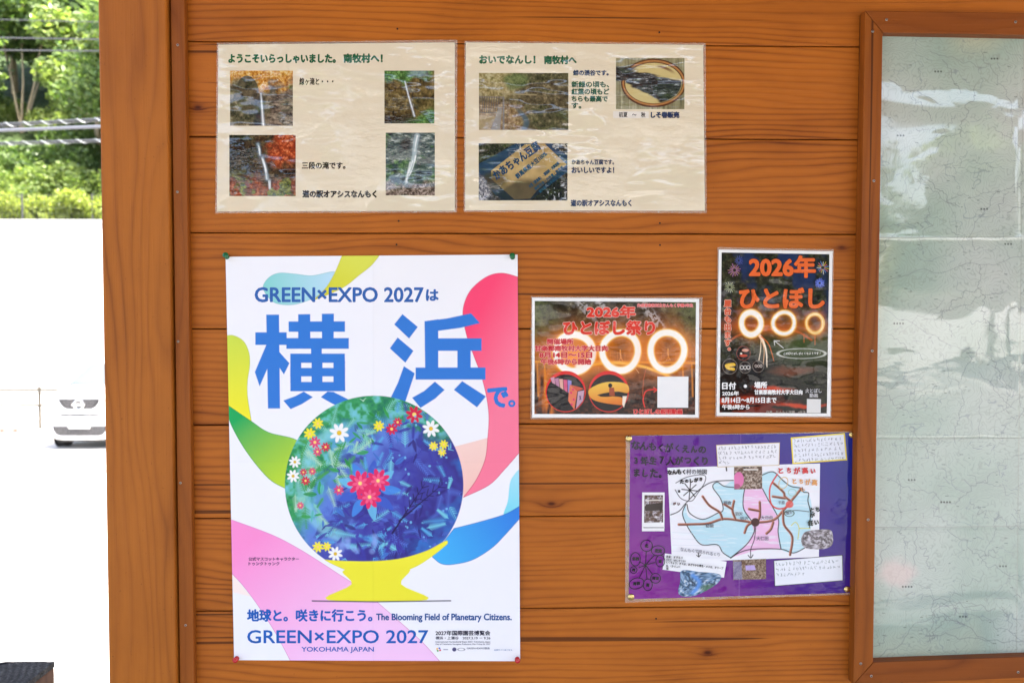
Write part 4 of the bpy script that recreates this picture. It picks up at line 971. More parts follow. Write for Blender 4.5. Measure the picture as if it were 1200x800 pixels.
blk((640, 215), (690, 200), (735, 240), (770, 265), (818, 272)); blk((820, 270), (825, 290), (848, 295), (845, 330), (856, 380), (852, 450)); blk((612, 445), (606, 500), (590, 545), (590, 580), w=1.0); blk((578, 572), (590, 584), (600, 570), w=1.0)
blk((745, 380), (790, 372), (850, 378), w=.9); m.ell(*P(762, 385), 5.5, 3.6, (60, 90, 60), ring=.8); m.line(catmull(PL((770, 440), (790, 425), (805, 450), (800, 500)), 5), .9, (214, 206, 60)); m.line([P(806, 452), P(855, 452)], .9, (214, 206, 60))
BR, BE = (104, 58, 44), (196, 122, 96)
for q in (((268, 435), (330, 434), (400, 430), (470, 410), (560, 420), (612, 426), (690, 415), (735, 372), (815, 275)), ((375, 310), (405, 350), (450, 380), (463, 412)), ((515, 330), (508, 372), (520, 408)), ((472, 345), (506, 366)),
          ((630, 335), (630, 400), (614, 425)), ((582, 366), (626, 374)), ((562, 472), (575, 440), (600, 425)), ((690, 425), (680, 455), (660, 475)), ((735, 370), (738, 435), (775, 490), (765, 570)), ((690, 250), (735, 290), (742, 310), (770, 332)), ((688, 310), (742, 318))):
    c_ = catmull(PL(*q), 5); m.line(c_, 3.0, BE); m.line(c_+np.array((.5, .5)), 1.7, BR)
m.ell(*P(610, 425), 5.0, 5.0, (66, 30, 34)); m.line(catmull(PL((708, 212), (676, 270), (680, 340), (715, 365), (770, 352)), 6), 1.8, (214, 56, 60)); m.ell(*P(763, 345), 4.6, 4.2, (222, 84, 76), alpha=.9)
m.ell(*P(735, 250), 5, 7, (214, 176, 110), ring=.8, rot=.4); m.ell(*P(775, 292), 4.6, 4.0, (150, 190, 170), ring=.7)
m.line(catmull(PL((255, 250), (310, 222), (380, 215), (385, 245), (350, 300), (325, 330), (280, 320), (252, 280)), 6), .9, BKL)
for a in range(8): m.line([P(318, 282), P(318+36*math.cos(a*.785+.1), 282+38*math.sin(a*.785+.1))], 1.2, (20, 20, 22))
m.line([P(480, 178), P(482, 195)], 1.5, BKL); m.line([P(355, 560), P(358, 578)], 1.2, BKL); m.line(PL((348, 572), (358, 580), (366, 570)), 1.0, BKL)
for k in range(5): m.line([P(240, 470+k*28), P(480, 480+k*26)], .5, (206, 212, 224), alpha=.7)
m.build('map_sheet', M_LAM_F, fF, offF, .00012)

def scrap(kind, quad, base, paint=None, eps=.0003, dens=2.4):
    q = Print([P(*a) for a in quad], dens, base)
    if paint: paint(q)
    return q.build(kind, M_LAM_F, fF, offF, eps)
def scribble(q, rows, x0, x1, y0, dy, skew, col, last=1., seed=0):
    r_ = random.Random(seed)
    for k in range(rows):
        a = x0
        while a < x1*(last if k == rows-1 else 1)+x0*(0):
            w_ = r_.uniform(7, 15); yy = y0+dy*k+skew*(a-x0)
            for _ in range(3): q.line([P(a+r_.uniform(0, w_), yy+r_.uniform(-8, 8)), P(a+r_.uniform(0, w_), yy+r_.uniform(-8, 8))], .45, col, alpha=.85)
            a += w_+r_.uniform(3, 8)
def border(q, pts, col, w): q.line(PL(*pts, pts[0]), w, col)
n1 = [(435, 80), (720, 69), (717, 172), (441, 180)]
scrap('note_slip', n1, (238, 238, 244), lambda q: (scribble(q, 3, 446, 700, 95, 22, -.03, (70, 70, 80), seed=1), scribble(q, 1, 446, 490, 158, 20, 0, (70, 70, 80), seed=2), border(q, n1, (206, 176, 110), 1.4)))
n2_ = [(768, 47), (1010, 27), (1020, 148), (776, 166)]
scrap('note_slip', n2_, (232, 236, 246), lambda q: (scribble(q, 5, 782, 995, 62, 22, -.05, (80, 84, 100), seed=3), border(q, n2_, (236, 214, 60), 3.2)))
n3 = [(692, 595), (1000, 570), (1002, 686), (696, 711)]
scrap('note_slip', n3, (236, 240, 248), lambda q: (scribble(q, 2, 702, 985, 612, 24, -.05, (90, 110, 116), seed=4), scribble(q, 1, 702, 820, 660, 20, -.04, (90, 110, 116), seed=6), border(q, n3, (28, 22, 28), 1.5)))
scrap('note_slip', [(207, 564), (482, 600), (470, 672), (196, 636)], (242, 244, 248), eps=.00026)
def snap(seed, stops, sc=.35):
    def f(q): q.C[:] = fol(q, seed, sc, stops, 2.2, -.55)
    return f
def p1(q):
    q.C[:] = fol(q, 161, .3, [(0, (36, 30, 26)), (.5, (110, 84, 66)), (1, (206, 190, 176))], 2.2, -.55)
    q.ell(*P(536, 235), 6, 9, (226, 120, 176)); q.ell(*P(528, 265), 4, 3, (180, 90, 130)); q.line([P(560, 190), P(620, 190)], 1.6, (225, 220, 214))
scrap('snapshot', [(515, 179), (640, 176), (641, 276), (516, 279)], (90, 70, 60), p1, .0004)
def p2(q):
    q.poly(PL((115, 304), (198, 304), (198, 425), (113, 427)), (90, 76, 66)); idx = q.win(*P(115, 304), *P(198, 425), 0)
    f = ink(q, [(0, (34, 28, 34)), (.5, (104, 78, 62)), (.8, (140, 130, 140)), (1, (220, 216, 220))], fbm(q.X*.35, q.Y*.35, 163, 4, .68)*2.2-.55); q.put(f[idx], np.ones(len(idx[0])), idx)
    q.poly(PL((120, 345), (195, 338), (195, 372), (120, 375)), (46, 34, 30)); q.line(PL((125, 328), (190, 326)), 1.3, (230, 224, 214))
    q.line([P(112, 449), P(200, 449)], .9, (60, 60, 66), soft=.3)
scrap('snapshot', [(105, 292), (205, 292), (204, 465), (104, 465)], (240, 240, 242), p2)
scrap('snapshot', [(510, 594), (658, 588), (658, 678), (511, 682)], (120, 96, 80), lambda q: (snap(165, [(0, (56, 40, 32)), (.5, (122, 96, 78)), (1, (176, 158, 140))], .5)(q), q.poly(PL((566, 618), (606, 616), (612, 638), (568, 640)), (190, 170, 226)), q.poly(PL((512, 600), (548, 600), (552, 680), (512, 680)), (130, 140, 190), alpha=.55)), .0004)
def shape(kind, pts, seed, stops, extra=None):
    pts = np.array([P(*a) for a in pts]); x0, y0 = pts.min(0); x1, y1 = pts.max(0)
    q = Print(bx(x0, y0, x1, y1), 2.4); snap(seed, stops, .3)(q)
    if extra: extra(q)
    # cut along the outline: fan of the painted colours
    c0 = pts.mean(0); mb = MB(); n_ = 14; rings = []
    for k in range(n_+1):
        rings.append(c0+(pts-c0)*(k/n_))
    V = np.concatenate(rings[1:]+[c0[None]]); ix = np.clip(((V[:, 0]-x0)/(x1-x0)*(q.nx-1)).round().astype(int), 0, q.nx-1); iy = np.clip(((V[:, 1]-y0)/(y1-y0)*(q.ny-1)).round().astype(int), 0, q.ny-1)
    m_ = len(pts); F_ = [(k*m_+i, k*m_+(i+1) % m_, (k+1)*m_+(i+1) % m_, (k+1)*m_+i) for k in range(n_-1) for i in range(m_)]+[(n_*m_, (i+1) % m_, i) for i in range(m_)]
    mb.add(W(V[:, 0], V[:, 1], offF(V[:, 0], V[:, 1])+.0004), F_, np.clip(q.C[iy, ix], .004, .9)); return mb.build(kind, M_LAM_F, fF)
shape('snapshot', catmull([(830, 470), (890, 458), (945, 460), (957, 490), (950, 530), (905, 545), (835, 540), (815, 510)], 6, True), 167, [(0, (40, 38, 36)), (.5, (120, 112, 116)), (1, (226, 222, 232))])
shape('snapshot', catmull([(282, 640), (360, 646), (450, 657), (448, 690), (400, 725), (340, 752), (285, 755), (266, 735), (275, 690)], 6, True), 169, [(0, (18, 30, 40)), (.4, (60, 90, 120)), (.7, (120, 160, 200)), (1, (220, 232, 240))],
      lambda q: (q.line(catmull(PL((330, 660), (360, 690), (350, 720), (330, 740)), 5), 4.5, (90, 150, 226), soft=2.), q.ell(*P(400, 720), 9, 5, (60, 104, 60), alpha=.8, soft=2.)))
L = Lettering(offF); L.e = .0007; INK = (26, 18, 40)
L.hand('なんもくがくえんの', *P(58, 82), *P(392, 105), INK, .38, 2, 10.); L.hand('3年生7人がつくり', *P(58, 150), *P(405, 150), INK, .38, 3, 10.5); L.hand('ました。', *P(62, 205), *P(215, 208), INK, .4, 4, 11.)
L.hand('なんもく', *P(218, 202), *P(302, 200), (28, 28, 32), .45, 5, 5.6); L.text('村の地図', (*P(302, 189), *P(393, 211)), (90, 90, 96), .12)
L.hand('たのしがき', *P(272, 245), *P(378, 232), BKL, .4, 6, 5.0); L.hand('西', *P(262, 288), *P(278, 288), BKL, .3, 7, 3.2)
L.hand('とちが高い', *P(706, 194), *P(886, 196), (206, 40, 46), .4, 8, 8.2); L.hand('とちが高', *P(770, 240), *P(890, 250), (226, 160, 90), .3, 9, 7.); L.hand('い', *P(815, 282), *P(830, 282), (226, 150, 90), .3, 10, 5.)
L.hand('とち', *P(852, 372), *P(900, 366), (24, 44, 40), .4, 11, 6.); L.hand('が', *P(850, 392), *P(880, 396), (24, 44, 40), .4, 12, 6.); L.hand('低い', *P(842, 428), *P(898, 426), (24, 44, 40), .4, 13, 7.)
L.hand('がい', *P(240, 340), *P(278, 345), (90, 50, 40), .3, 14, 4.); L.hand('なんもくで見られるとり', *P(275, 545), *P(455, 570), (150, 150, 160), .12, 15, 4.4)
for txt, a, b, c_, d in (('熊倉', 470, 330, 504, 347), ('羽沢', 520, 380, 553, 396), ('砥沢', 543, 400, 580, 416), ('大日向', 635, 396, 688, 413), ('大仁田', 615, 488, 668, 506), ('勧能', 388, 432, 425, 449), ('千原', 712, 330, 742, 345), ('磐戸', 748, 378, 776, 391)):
    L.text(txt, (*P(a, b), *P(c_, d)), (96, 100, 110), .08)
for k, (txt, x1) in enumerate((('名前：オオルリ', 285), ('大きさ：16センチくらい', 300), ('とくちょう：オスは、あざやかな青色・メスは、オリーブ', 468), ('色、・かっしょく', 275), ('写真', 222))):
    w_ = (x1-212); a, b = P(212, 572+13.5*k), P(212+w_, 583+13.5*k); L.text(txt, (a[0], a[1]+w_*.012, b[0], b[1]+w_*.012), (40, 40, 44), .1, rot=.11*min(1, w_/120))
L.build(M_LAM_F, fF)
# the wheel of circled words in the lower left corner, felt pen
q = MB(); e_ = [.0009]
def pen(pts, w=.9, col=(22, 14, 30)):
    pts = np.array(pts, float); d = np.gradient(pts, axis=0); nrm = np.stack([-d[:, 1], d[:, 0]], 1); nrm /= np.maximum(np.linalg.norm(nrm, axis=1), 1e-6)[:, None]
    a, b = pts+nrm*w/2, pts-nrm*w/2; V = np.concatenate([a, b]); k = len(pts); e_[0] += .000006
    q.add(W(V[:, 0], V[:, 1], offF(V[:, 0], V[:, 1])+e_[0]), [(i, k+i, k+i+1, i+1) for i in range(k-1)], lin(col))
def circ(cx, cy, rx, ry, rot=0., **kw):
    a = np.linspace(.2, 6.6, 26); x, y = rx*np.cos(a), ry*np.sin(a); pen([P(cx+i*math.cos(rot)-j*math.sin(rot), cy+i*math.sin(rot)+j*math.cos(rot)) for i, j in zip(x, y)], **kw)
for a, b, rx, ry in ((125, 530, 26, 25), (176, 552, 30, 22), (186, 598, 20, 26), (75, 590, 22, 30), (67, 638, 15, 15), (80, 698, 34, 24), (130, 704, 20, 26), (165, 675, 22, 22)):
    circ(a, b, rx, ry, rot=-.3 if a == 80 else 0.)
    d = np.array((a-120, b-616.)); d *= (np.hypot(*d)-24)/np.hypot(*d); pen([P(120+d[0]*t_, 616+d[1]*t_) for t_ in np.linspace(0, 1, 6)])
q.build('pen_drawing', M_LAM_F, fF)
L = Lettering(offF); L.e = .0009
for txt, a, b in (('北', 125, 530), ('北東', 178, 552), ('東', 186, 600), ('北西', 76, 588), ('西', 67, 638), ('南西', 80, 698), ('南', 130, 704), ('南東', 165, 675)): L.hand(txt, *P(a-8*len(txt), b), *P(a+8*len(txt), b), (22, 14, 30), .3, a, 4.2)
L.build(M_LAM_F, fF)

# ---------- large topographic map in the frame
def li_x(y): return lx(LI, y)
def ri_x(y): return lx(RI, y)
g = 3.0
tl, trr, br, bl = cross(LI, TI), cross(RI, TI), cross(RI, BI), cross(LI, BI)
qM = [(tl[0]-g, tl[1]-g), (trr[0]+g, trr[1]-g), (br[0]+g, br[1]+g), (bl[0]-g, bl[1]+g)]
def offM(x, y):
    x = np.asarray(x, float); y = np.asarray(y, float)
    return .0030+.0016*(fbm(x*.006, y*.006, 201, 2)-.5)*2+.0007*np.exp(-np.abs(y-278)/4)+.0007*np.exp(-np.abs(y-514)/4)+.0009*np.exp(-np.abs(y-617)/5)+.0006*np.exp(-np.abs(x-1193)/5)+.0028*np.clip((x-1033)/120, 0, 1.6)*(y-110)/100*np.exp(-((y-110)/110)**2)+.0022*np.sin((x-1033)/46)*np.exp(-((y-120)/60)**2)*.35
mp = thing('wall_map', 'large laminated topographic map with pale green relief and folds, behind the wooden frame', 'map', center(qM, .003))
p = Print(qM, 1.7, (196, 208, 192)); x, y = p.X, p.Y
hgt = fbm(x*.011, y*.011, 203, 6, .5); gxx = np.gradient(hgt, axis=1); gyy = np.gradient(hgt, axis=0)
sh = np.clip((gxx*.8+gyy)*16, -1, 1)                       # printed relief hatching
low = fbm(x*.006+3, y*.006, 209, 3)
p.C[:] = ink(p, [(0, (200, 203, 198)), (.4, (182, 194, 184)), (.7, (160, 180, 166)), (1, (186, 190, 164))], low*1.7-.35)
p.C *= (1+.34*sh)[..., None]
wrp = fbm(x*.05, y*.05, 211, 3)
iso = np.abs(((hgt*44) % 1.0)-.5); p.put((140, 150, 140), np.clip(1-iso/.16, 0, 1)*.5)
rid = np.abs(fbm(x*.018+wrp*.5, y*.018, 213, 4)-.5); p.put((110, 122, 134), (1-sst(.002, .005, rid))*.4)          # rivers
rr_ = random.Random(31)
def wander(x0, y0, x1, y1, amp, n_=40):
    a, b = np.array((x0, y0), float), np.array((x1, y1), float); d = b-a; nn = np.array((-d[1], d[0]))/np.linalg.norm(d); out = []; k1, k2 = rr_.uniform(0, 50), rr_.uniform(0, 50)
    for k in range(n_+1):
        t_ = k/n_; w_ = (fbm(np.array([t_*7+k1]), np.array([k2]), 5, 4)[0]-.5)*2*amp*min(1, 6*t_, 6*(1-t_)+.1)
        out.append(a+d*t_+nn*w_)
    return out
ROAD, THIN = (88, 88, 104), (104, 106, 116)
for q_ in ((1036, 362, 1112, 404), (1112, 404, 1200, 438), (1036, 330, 1200, 300), (1148, 310, 1160, 380), (1160, 380, 1190, 400), (1040, 560, 1120, 590), (1120, 590, 1160, 555), (1160, 555, 1200, 530), (1060, 680, 1140, 720), (1140, 720, 1200, 750),
           (1110, 620, 1175, 670), (1175, 670, 1240, 690), (1030, 770, 1110, 705), (1085, 745, 1200, 752), (1080, 375, 1180, 340), (1170, 380, 1185, 460), (1150, 60, 1185, 120), (1185, 120, 1200, 250), (1090, 60, 1150, 80), (1040, 240, 1110, 160),
           (1110, 235, 1200, 215), (1130, 300, 1110, 235), (1100, 410, 1130, 470), (1130, 470, 1120, 520), (1070, 500, 1110, 560), (1190, 500, 1240, 420), (1200, 438, 1300, 470), (1300, 470, 1390, 440), (1240, 690, 1390, 640), (1260, 100, 1330, 300), (1330, 300, 1300, 470), (1200, 250, 1390, 180)):
    w_ = wander(*q_, rr_.uniform(6, 14)); p.line(w_, rr_.uniform(.4, .7), ROAD if rr_.random() < .6 else THIN, alpha=.5)
for _ in range(170):                                         # winding minor roads
    a, b = rr_.uniform(1036, 1390), rr_.uniform(60, 770); an = rr_.uniform(0, 6.28); l_ = rr_.uniform(20, 70)
    p.line(wander(a, b, a+l_*math.cos(an), b+l_*math.sin(an), rr_.uniform(5, 12), 26), rr_.uniform(.4, .7), THIN, alpha=.6)
for (a, b, c_, d) in ((1040, 380, 1200, 440), (1055, 625, 1130, 560), (1050, 690, 1150, 730), (1150, 520, 1190, 570)):  # built-up streets
    for _ in range(16):
        t_ = rr_.random(); ax, ay = a+(c_-a)*t_+rr_.uniform(-9, 9), b+(d-b)*t_+rr_.uniform(-9, 9); p.line([(ax, ay), (ax+rr_.uniform(-10, 10), ay+rr_.uniform(-8, 8))], .5, (112, 112, 132), alpha=.7)
p.put((226, 196, 190), (1-sst(6, 22, np.hypot((x-1052)*.8, (y-672)*1.1)+18*(wrp-.5)))*.55)
for a, b, n_ in ((1048, 379, 4), (1103, 588, 4), (1058, 687, 4), (1096, 84, 3), (1162, 69, 3), (1150, 245, 3), (1178, 286, 3), (1065, 562, 3), (1172, 663, 3), (1125, 722, 3), (1052, 159, 3), (1290, 210, 4), (1320, 560, 4), (1250, 380, 3)):
    for k in range(n_): p.ell(a+k*3.4, b, 1.15, 1.15, (34, 38, 40), alpha=.9 if n_ == 4 else .75)
for _ in range(260):                                        # spot heights and tiny place names, unreadable marks
    a, b = rr_.uniform(1034, 1392), rr_.uniform(46, 770); p.line([(a, b), (a+rr_.uniform(1.2, 3.4), b)], .8, (70, 78, 82), alpha=.7)
for b in (278, 514, 617): p.put((150, 152, 146), np.clip(1-np.abs(y-b+.008*(x-1100))/.8, 0, 1)*.75)
p.put((150, 152, 140), np.clip(1-np.abs(x-1193+.012*(y-600))/.8, 0, 1)*.6)
p.build('map_sheet', M_LAM_M, mp, offM)

# ---------- pins and tacks
for px, py, lab, colr in ((266, 301, 'green push pin in the top left corner of the large flower poster', (.004, .12, .035)), (600.6, 301.5, 'green push pin in the top right corner of the large flower poster', (.004, .12, .035)),
                          (277.5, 771, 'red push pin in the bottom left corner of the large flower poster', (.42, .004, .010)), (606.2, 771.5, 'red push pin in the bottom right corner of the large flower poster', (.42, .004, .010))):
    lathe_pin('push_pin', px, py, float(off_c(px, py))+.0002, lab, colr, 'push pins holding the large poster')
for px, py, lab in ((736.8, 513.6, 'brass thumbtack in the top left corner of the purple card'), (998.5, 509, 'brass thumbtack in the top right corner of the purple card'), (739.4, 699, 'brass thumbtack in the bottom left corner of the purple card'), (992.6, 690, 'brass thumbtack in the bottom right corner of the purple card')):
    tack(px, py, float(offF(px, py))+.0002, lab, 'brass thumbtacks holding the purple card')
# ------------------------------------------------------------------ outdoors
GZ = -1.42                                                  # level of the parking ground beyond the shelter
def ground_z(y): return GZ*float(sst(3.0, 11.5, np.array(y)))
def ground_mat():
    t = NT('pale_concrete'); x, y, z = t.xyz()
    a = t.noise(t.vec(x, y, z), .5, 5, .6); b = t.noise(t.vec(x, y, z), 60., 4, .7)
    c_ = t.mix(a, (.36, .345, .32), (.46, .445, .42)); c_ = t.mix(t.math('MULTIPLY', b, .35), c_, (.22, .21, .20))
    t.put(t.p.inputs['Base Color'], c_); t.p.inputs['Roughness'].default_value = .85
    t.put(t.p.inputs['Normal'], t.bump(b, .4, .004)); return t.m
M_GROUND = ground_mat()
mb = MB(); ys = list(np.linspace(-90, 2, 16))+list(np.linspace(3, 12, 14))+list(np.linspace(14, 26, 4))+[60, 160, 300]; xs = [-300, -120, -40, -20, -8, 0, 8, 20, 60, 160, 300]
V = [(x, y, ground_z(y)) for y in ys for x in xs]; nx = len(xs)
mb.add(V, [(j*nx+i, j*nx+i+1, (j+1)*nx+i+1, (j+1)*nx+i) for j in range(len(ys)-1) for i in range(nx-1)])
tag(mb.build('ground', M_GROUND, smooth=True), kind='structure')
t = NT('asphalt'); x, y, z = t.xyz(); a = t.noise(t.vec(x, y, z), 160., 3, .7); b = t.noise(t.vec(x, y, z), .7, 4, .6)
t.put(t.p.inputs['Base Color'], t.mix(a, t.mix(b, (.10, .10, .10), (.15, .148, .145)), (.22, .215, .21))); t.p.inputs['Roughness'].default_value = .85; t.put(t.p.inputs['Normal'], t.bump(a, .5, .004))
mb = MB(); mb.add([(-60, -13, .004), (60, -13, .004), (60, -.9, .004), (-60, -.9, .004)], [(0, 1, 2, 3)]); tag(mb.build('added_asphalt', t.m), kind='structure')  # unseen dark sheet added behind the viewer to lessen bounce onto the wall

# retaining wall and the wooded slope on top of it
DW = 27.0
wy = float(FAR(60., 258., DW)[1]); wz = float(FAR(60., 257.5, DW)[2])
def block_mat():
    t = NT('concrete_blocks'); x, y, z = t.xyz(); b = t.n('TexBrick'); t.put(b.inputs['Vector'], t.vec(x, z, 0.))
    b.inputs['Scale'].default_value = 1.; b.inputs['Brick Width'].default_value = .9; b.inputs['Row Height'].default_value = .45; b.inputs['Mortar Size'].default_value = .012
    b.inputs['Color1'].default_value = (.56, .55, .53, 1); b.inputs['Color2'].default_value = (.50, .49, .47, 1); b.inputs['Mortar'].default_value = (.3, .29, .28, 1)
    n = t.noise(t.vec(x, y, z), 3., 4, .6); t.put(t.p.inputs['Base Color'], t.mix(t.math('MULTIPLY', n, .3), b.outputs[0], (.40, .39, .36))); t.p.inputs['Roughness'].default_value = .9; return t.m
M_BLOCK = block_mat()
rw = thing('retaining_wall', 'tall pale concrete retaining wall below the fenced wooded slope', 'wall', (-20, wy, GZ))
MB().box(-70, 40, wy, wy+.5, GZ-.3, wz-.12).build('wall_face', M_BLOCK, rw); MB().box(-70, 40, wy-.06, wy+.55, wz-.119, wz).build('coping', M_BLOCK, rw)
t = NT('slope_soil'); x, y, z = t.xyz(); n = t.noise(t.vec(x, y, z), 1.2, 5, .65)
t.put(t.p.inputs['Base Color'], t.ramp(n, [(.3, (.020, .032, .010)), (.55, (.05, .085, .022)), (.75, (.11, .15, .04))])); t.p.inputs['Roughness'].default_value = .95
t.put(t.p.inputs['Normal'], t.bump(n, 1., .3)); M_SLOPE = t.m
def hill_z(x, y): return wz-.05+max(0., y-wy-1.6)*.72-max(0, y-wy-26)*.4+.8*(float(fbm(np.array(x*.12), np.array(y*.12), 301, 3))-.5)*min(1, max(0, y-wy-1)*.3)
mb = MB(); xs = np.linspace(-90, 60, 70); ys = np.concatenate([np.linspace(wy+.45, wy+30, 30), np.linspace(wy+34, wy+90, 8)])
V = [(a, b, hill_z(a, b)) for b in ys for a in xs]; nx = len(xs)
mb.add(V, [(j*nx+i, j*nx+i+1, (j+1)*nx+i+1, (j+1)*nx+i) for j in range(len(ys)-1) for i in range(nx-1)])
tag(mb.build('hillside', M_SLOPE, smooth=True), kind='structure')

def leaf_mat(name, dark, light, tr=.45):
    t = NT(name); r = t.rnd(); x, y, z = t.xyz(True); n = t.noise(t.vec(x, y, z), .9, 3, .6)
    f = t.math('MULTIPLY_ADD', n, .7, t.math('MULTIPLY_ADD', r, .6, -.15))
    c_ = t.ramp(f, [(.15, dark), (.55, tuple((np.array(dark)+np.array(light))/2)), (.95, light)])
    t.put(t.p.inputs['Base Color'], c_); t.p.inputs['Roughness'].default_value = .42; t.p.inputs['Specular IOR Level'].default_value = .5
    tl_ = t.n('BsdfTranslucent'); t.put(tl_.inputs[0], t.mix(1., c_, (1.5, 1.6, .7), 'MULTIPLY'))
    mx = t.n('MixShader'); mx.inputs[0].default_value = tr; t.l(t.p.outputs[0], mx.inputs[1]); t.l(tl_.outputs[0], mx.inputs[2]); t.l(mx.outputs[0], t.out.inputs['Surface']); return t.m
M_LEAF = [leaf_mat('leaf_mid', (.036, .082, .022), (.23, .31, .11)), leaf_mat('leaf_fresh', (.08, .14, .032), (.34, .40, .15)), leaf_mat('leaf_deep', (.026, .066, .030), (.16, .24, .11))]
M_LEAF_Y = leaf_mat('leaf_yellow_green', (.15, .20, .04), (.36, .40, .09))
t = NT('bark'); x, y, z = t.xyz(True); n = t.noise(t.vec(t.math('MULTIPLY', x, 14.), t.math('MULTIPLY', y, 14.), t.math('MULTIPLY', z, 3.)), 1., 4, .65)
t.put(t.p.inputs['Base Color'], t.ramp(n, [(.3, (.20, .155, .10)), (.7, (.48, .40, .28))])); t.p.inputs['Roughness'].default_value = .9; t.put(t.p.inputs['Normal'], t.bump(n, .8, .03)); M_BARK = t.m

def leaves(rg_, centers, n, spread, size, squash=.8):
    cs = np.array(centers); nrg = np.random.default_rng(rg_.randrange(10**6)); k = nrg.integers(0, len(cs), n)
    g_ = nrg.normal(size=(n, 3)); g_ /= np.linalg.norm(g_, axis=1)[:, None]; P = cs[k]+g_*(spread*nrg.uniform(.35, 1.05, n)**.6)[:, None]*np.array((1, 1, squash))
    a = nrg.normal(size=(n, 3)); a[:, 2] *= .55; a /= np.linalg.norm(a, axis=1)[:, None]; b = np.cross(a, nrg.normal(size=(n, 3))); b /= np.linalg.norm(b, axis=1)[:, None]
    s_ = size*nrg.uniform(.6, 1.3, n)[:, None]; c_ = np.cross(a, b)*s_*.16
    V = np.stack([P-a*s_*.55, P+b*s_*.26+c_, P+a*s_*.6, P-b*s_*.26+c_], 1).reshape(-1, 3); i = np.arange(n)*4
    return V, np.stack([i, i+1, i+2, i+3], 1)
def quick_mesh(name, V, Q, mat, parent):
    me = bpy.data.meshes.new(name); me.vertices.add(len(V)); me.vertices.foreach_set('co', V.astype(np.float32).ravel()); me.loops.add(Q.size); me.loops.foreach_set('vertex_index', Q.astype(np.int32).ravel())
    me.polygons.add(len(Q)); me.polygons.foreach_set('loop_start', np.arange(0, Q.size, 4, dtype=np.int32)); me.update(calc_edges=True); me.materials.append(mat)
    o = bpy.data.objects.new(name, me); COL.objects.link(o); o.parent = parent; return o
def tree_proto(seed, H, stems, crown_r, n, leaf, lsize, stem_r=.11, k0=3):
    r_ = random.Random(seed); o = thing('broadleaf_tree', '', 'tree'); mb = MB(); tips = []
    for s_ in range(stems):
        az = 6.28*s_/stems+r_.uniform(-.4, .4); lean = r_.uniform(.10, .34) if stems > 1 else .05; p_ = Vector((0, 0, -.25)); pts = [p_.copy()]
        for k in range(7):
            p_ = p_+Vector((math.cos(az)*lean+r_.uniform(-.07, .07), math.sin(az)*lean+r_.uniform(-.07, .07), 1.)).normalized()*(H*.74/7); pts.append(p_.copy())
        mb.tube(pts, list(np.linspace(stem_r*r_.uniform(.7, 1.), stem_r*.22, 8)), 7)
        for k in range(k0, 8):
            for _ in range(3):
                a2 = r_.uniform(0, 6.28); q_ = pts[k].copy(); br_ = [q_.copy()]; d_ = Vector((math.cos(a2), math.sin(a2), r_.uniform(.15, .9))).normalized()
                L_ = crown_r*r_.uniform(.45, .95)*(1.1-.05*k)
                for j in range(4):
                    d_ = (d_+Vector((r_.uniform(-.2, .2), r_.uniform(-.2, .2), r_.uniform(-.15, .2)))).normalized(); q_ = q_+d_*L_/4; br_.append(q_.copy())
                mb.tube(br_, list(np.linspace(stem_r*.30, stem_r*.06, 5)), 5); tips += [tuple(br_[2]), tuple(br_[3]), tuple(br_[4])]
    mb.build('trunk', M_BARK, o, smooth=True)
    V, Q = leaves(r_, tips, n, crown_r*.27, lsize); quick_mesh('crown', V, Q, leaf, o); return o
def shrub_proto(seed, w, h, n, leaf, lsize):
    r_ = random.Random(seed); o = thing('leafy_shrub', '', 'shrub'); mb = MB(); cs = []
    for k in range(9):
        a = r_.uniform(0, 6.28); q = Vector((math.cos(a)*w*r_.uniform(.1, .8), math.sin(a)*w*r_.uniform(.1, .6), h*r_.uniform(.4, .95))); mb.tube([(0, 0, -.1), q*.5+Vector((0, 0, .1)), q], [.025, .018, .006], 5)
        cs += [tuple(q), tuple(q*.75), tuple(q*.45)]
    mb.build('stem', M_BARK, o); V, Q = leaves(r_, cs, n, w*.34, lsize, .9); quick_mesh('foliage', V, Q, leaf, o); return o
def copy_thing(o, loc, rz, sc, label, group):
    c_ = o.copy(); COL.objects.link(c_); c_.location = loc; c_.rotation_euler = (0, 0, rz); c_.scale = (sc, sc, sc); c_['label'] = label; c_['group'] = group
    for ch in list(o.children):
        d_ = ch.copy(); COL.objects.link(d_); d_.parent = c_
    return c_
def first_or_copy(pool, used, i, loc, rz, sc, label, group):
    if i not in used:
        o = pool[i]; used.add(i); o.location = loc; o.rotation_euler = (0, 0, rz); o.scale = (sc, sc, sc); o['label'] = label; o['group'] = group; return o
    return copy_thing(pool[i], loc, rz, sc, label, group)

pool = [tree_proto(1, 8.0, 5, 2.9, 9000, M_LEAF[0], .27, .085, 5), tree_proto(2, 8.5, 1, 3.4, 13000, M_LEAF[1], .30, .17), tree_proto(3, 7.0, 2, 3.0, 12000, M_LEAF[2], .25, .12)]
used = set(); rg = random.Random(9); GT = 'trees on the slope above the retaining wall'
spots = [(0, 27, 8.6, .0, 1.0), (1, 112, 5.2, .9, .95), (2, -70, 7.0, 2., 1.), (2, 75, 12.0, 1.1, 1.1), (1, 20, 12.5, 2.6, 1.15), (0, 140, 3.6, 1.7, .8), (2, 150, 8.5, .3, 1.15), (1, -60, 10, 3.9, 1.05), (0, -75, 4.2, 4.4, .9), (1, 190, 12, 5.2, 1.2), (2, 110, 15.5, 2.2, 1.3), (1, 60, 18.5, .7, 1.3), (2, 10, 20, 3.3, 1.35)]
hid = [(k % 3, 215+62*k+rg.uniform(-20, 20), 3.5+5.5*(k % 3)+rg.uniform(-1, 1), rg.uniform(0, 6), rg.uniform(1., 1.3)) for k in range(16)]
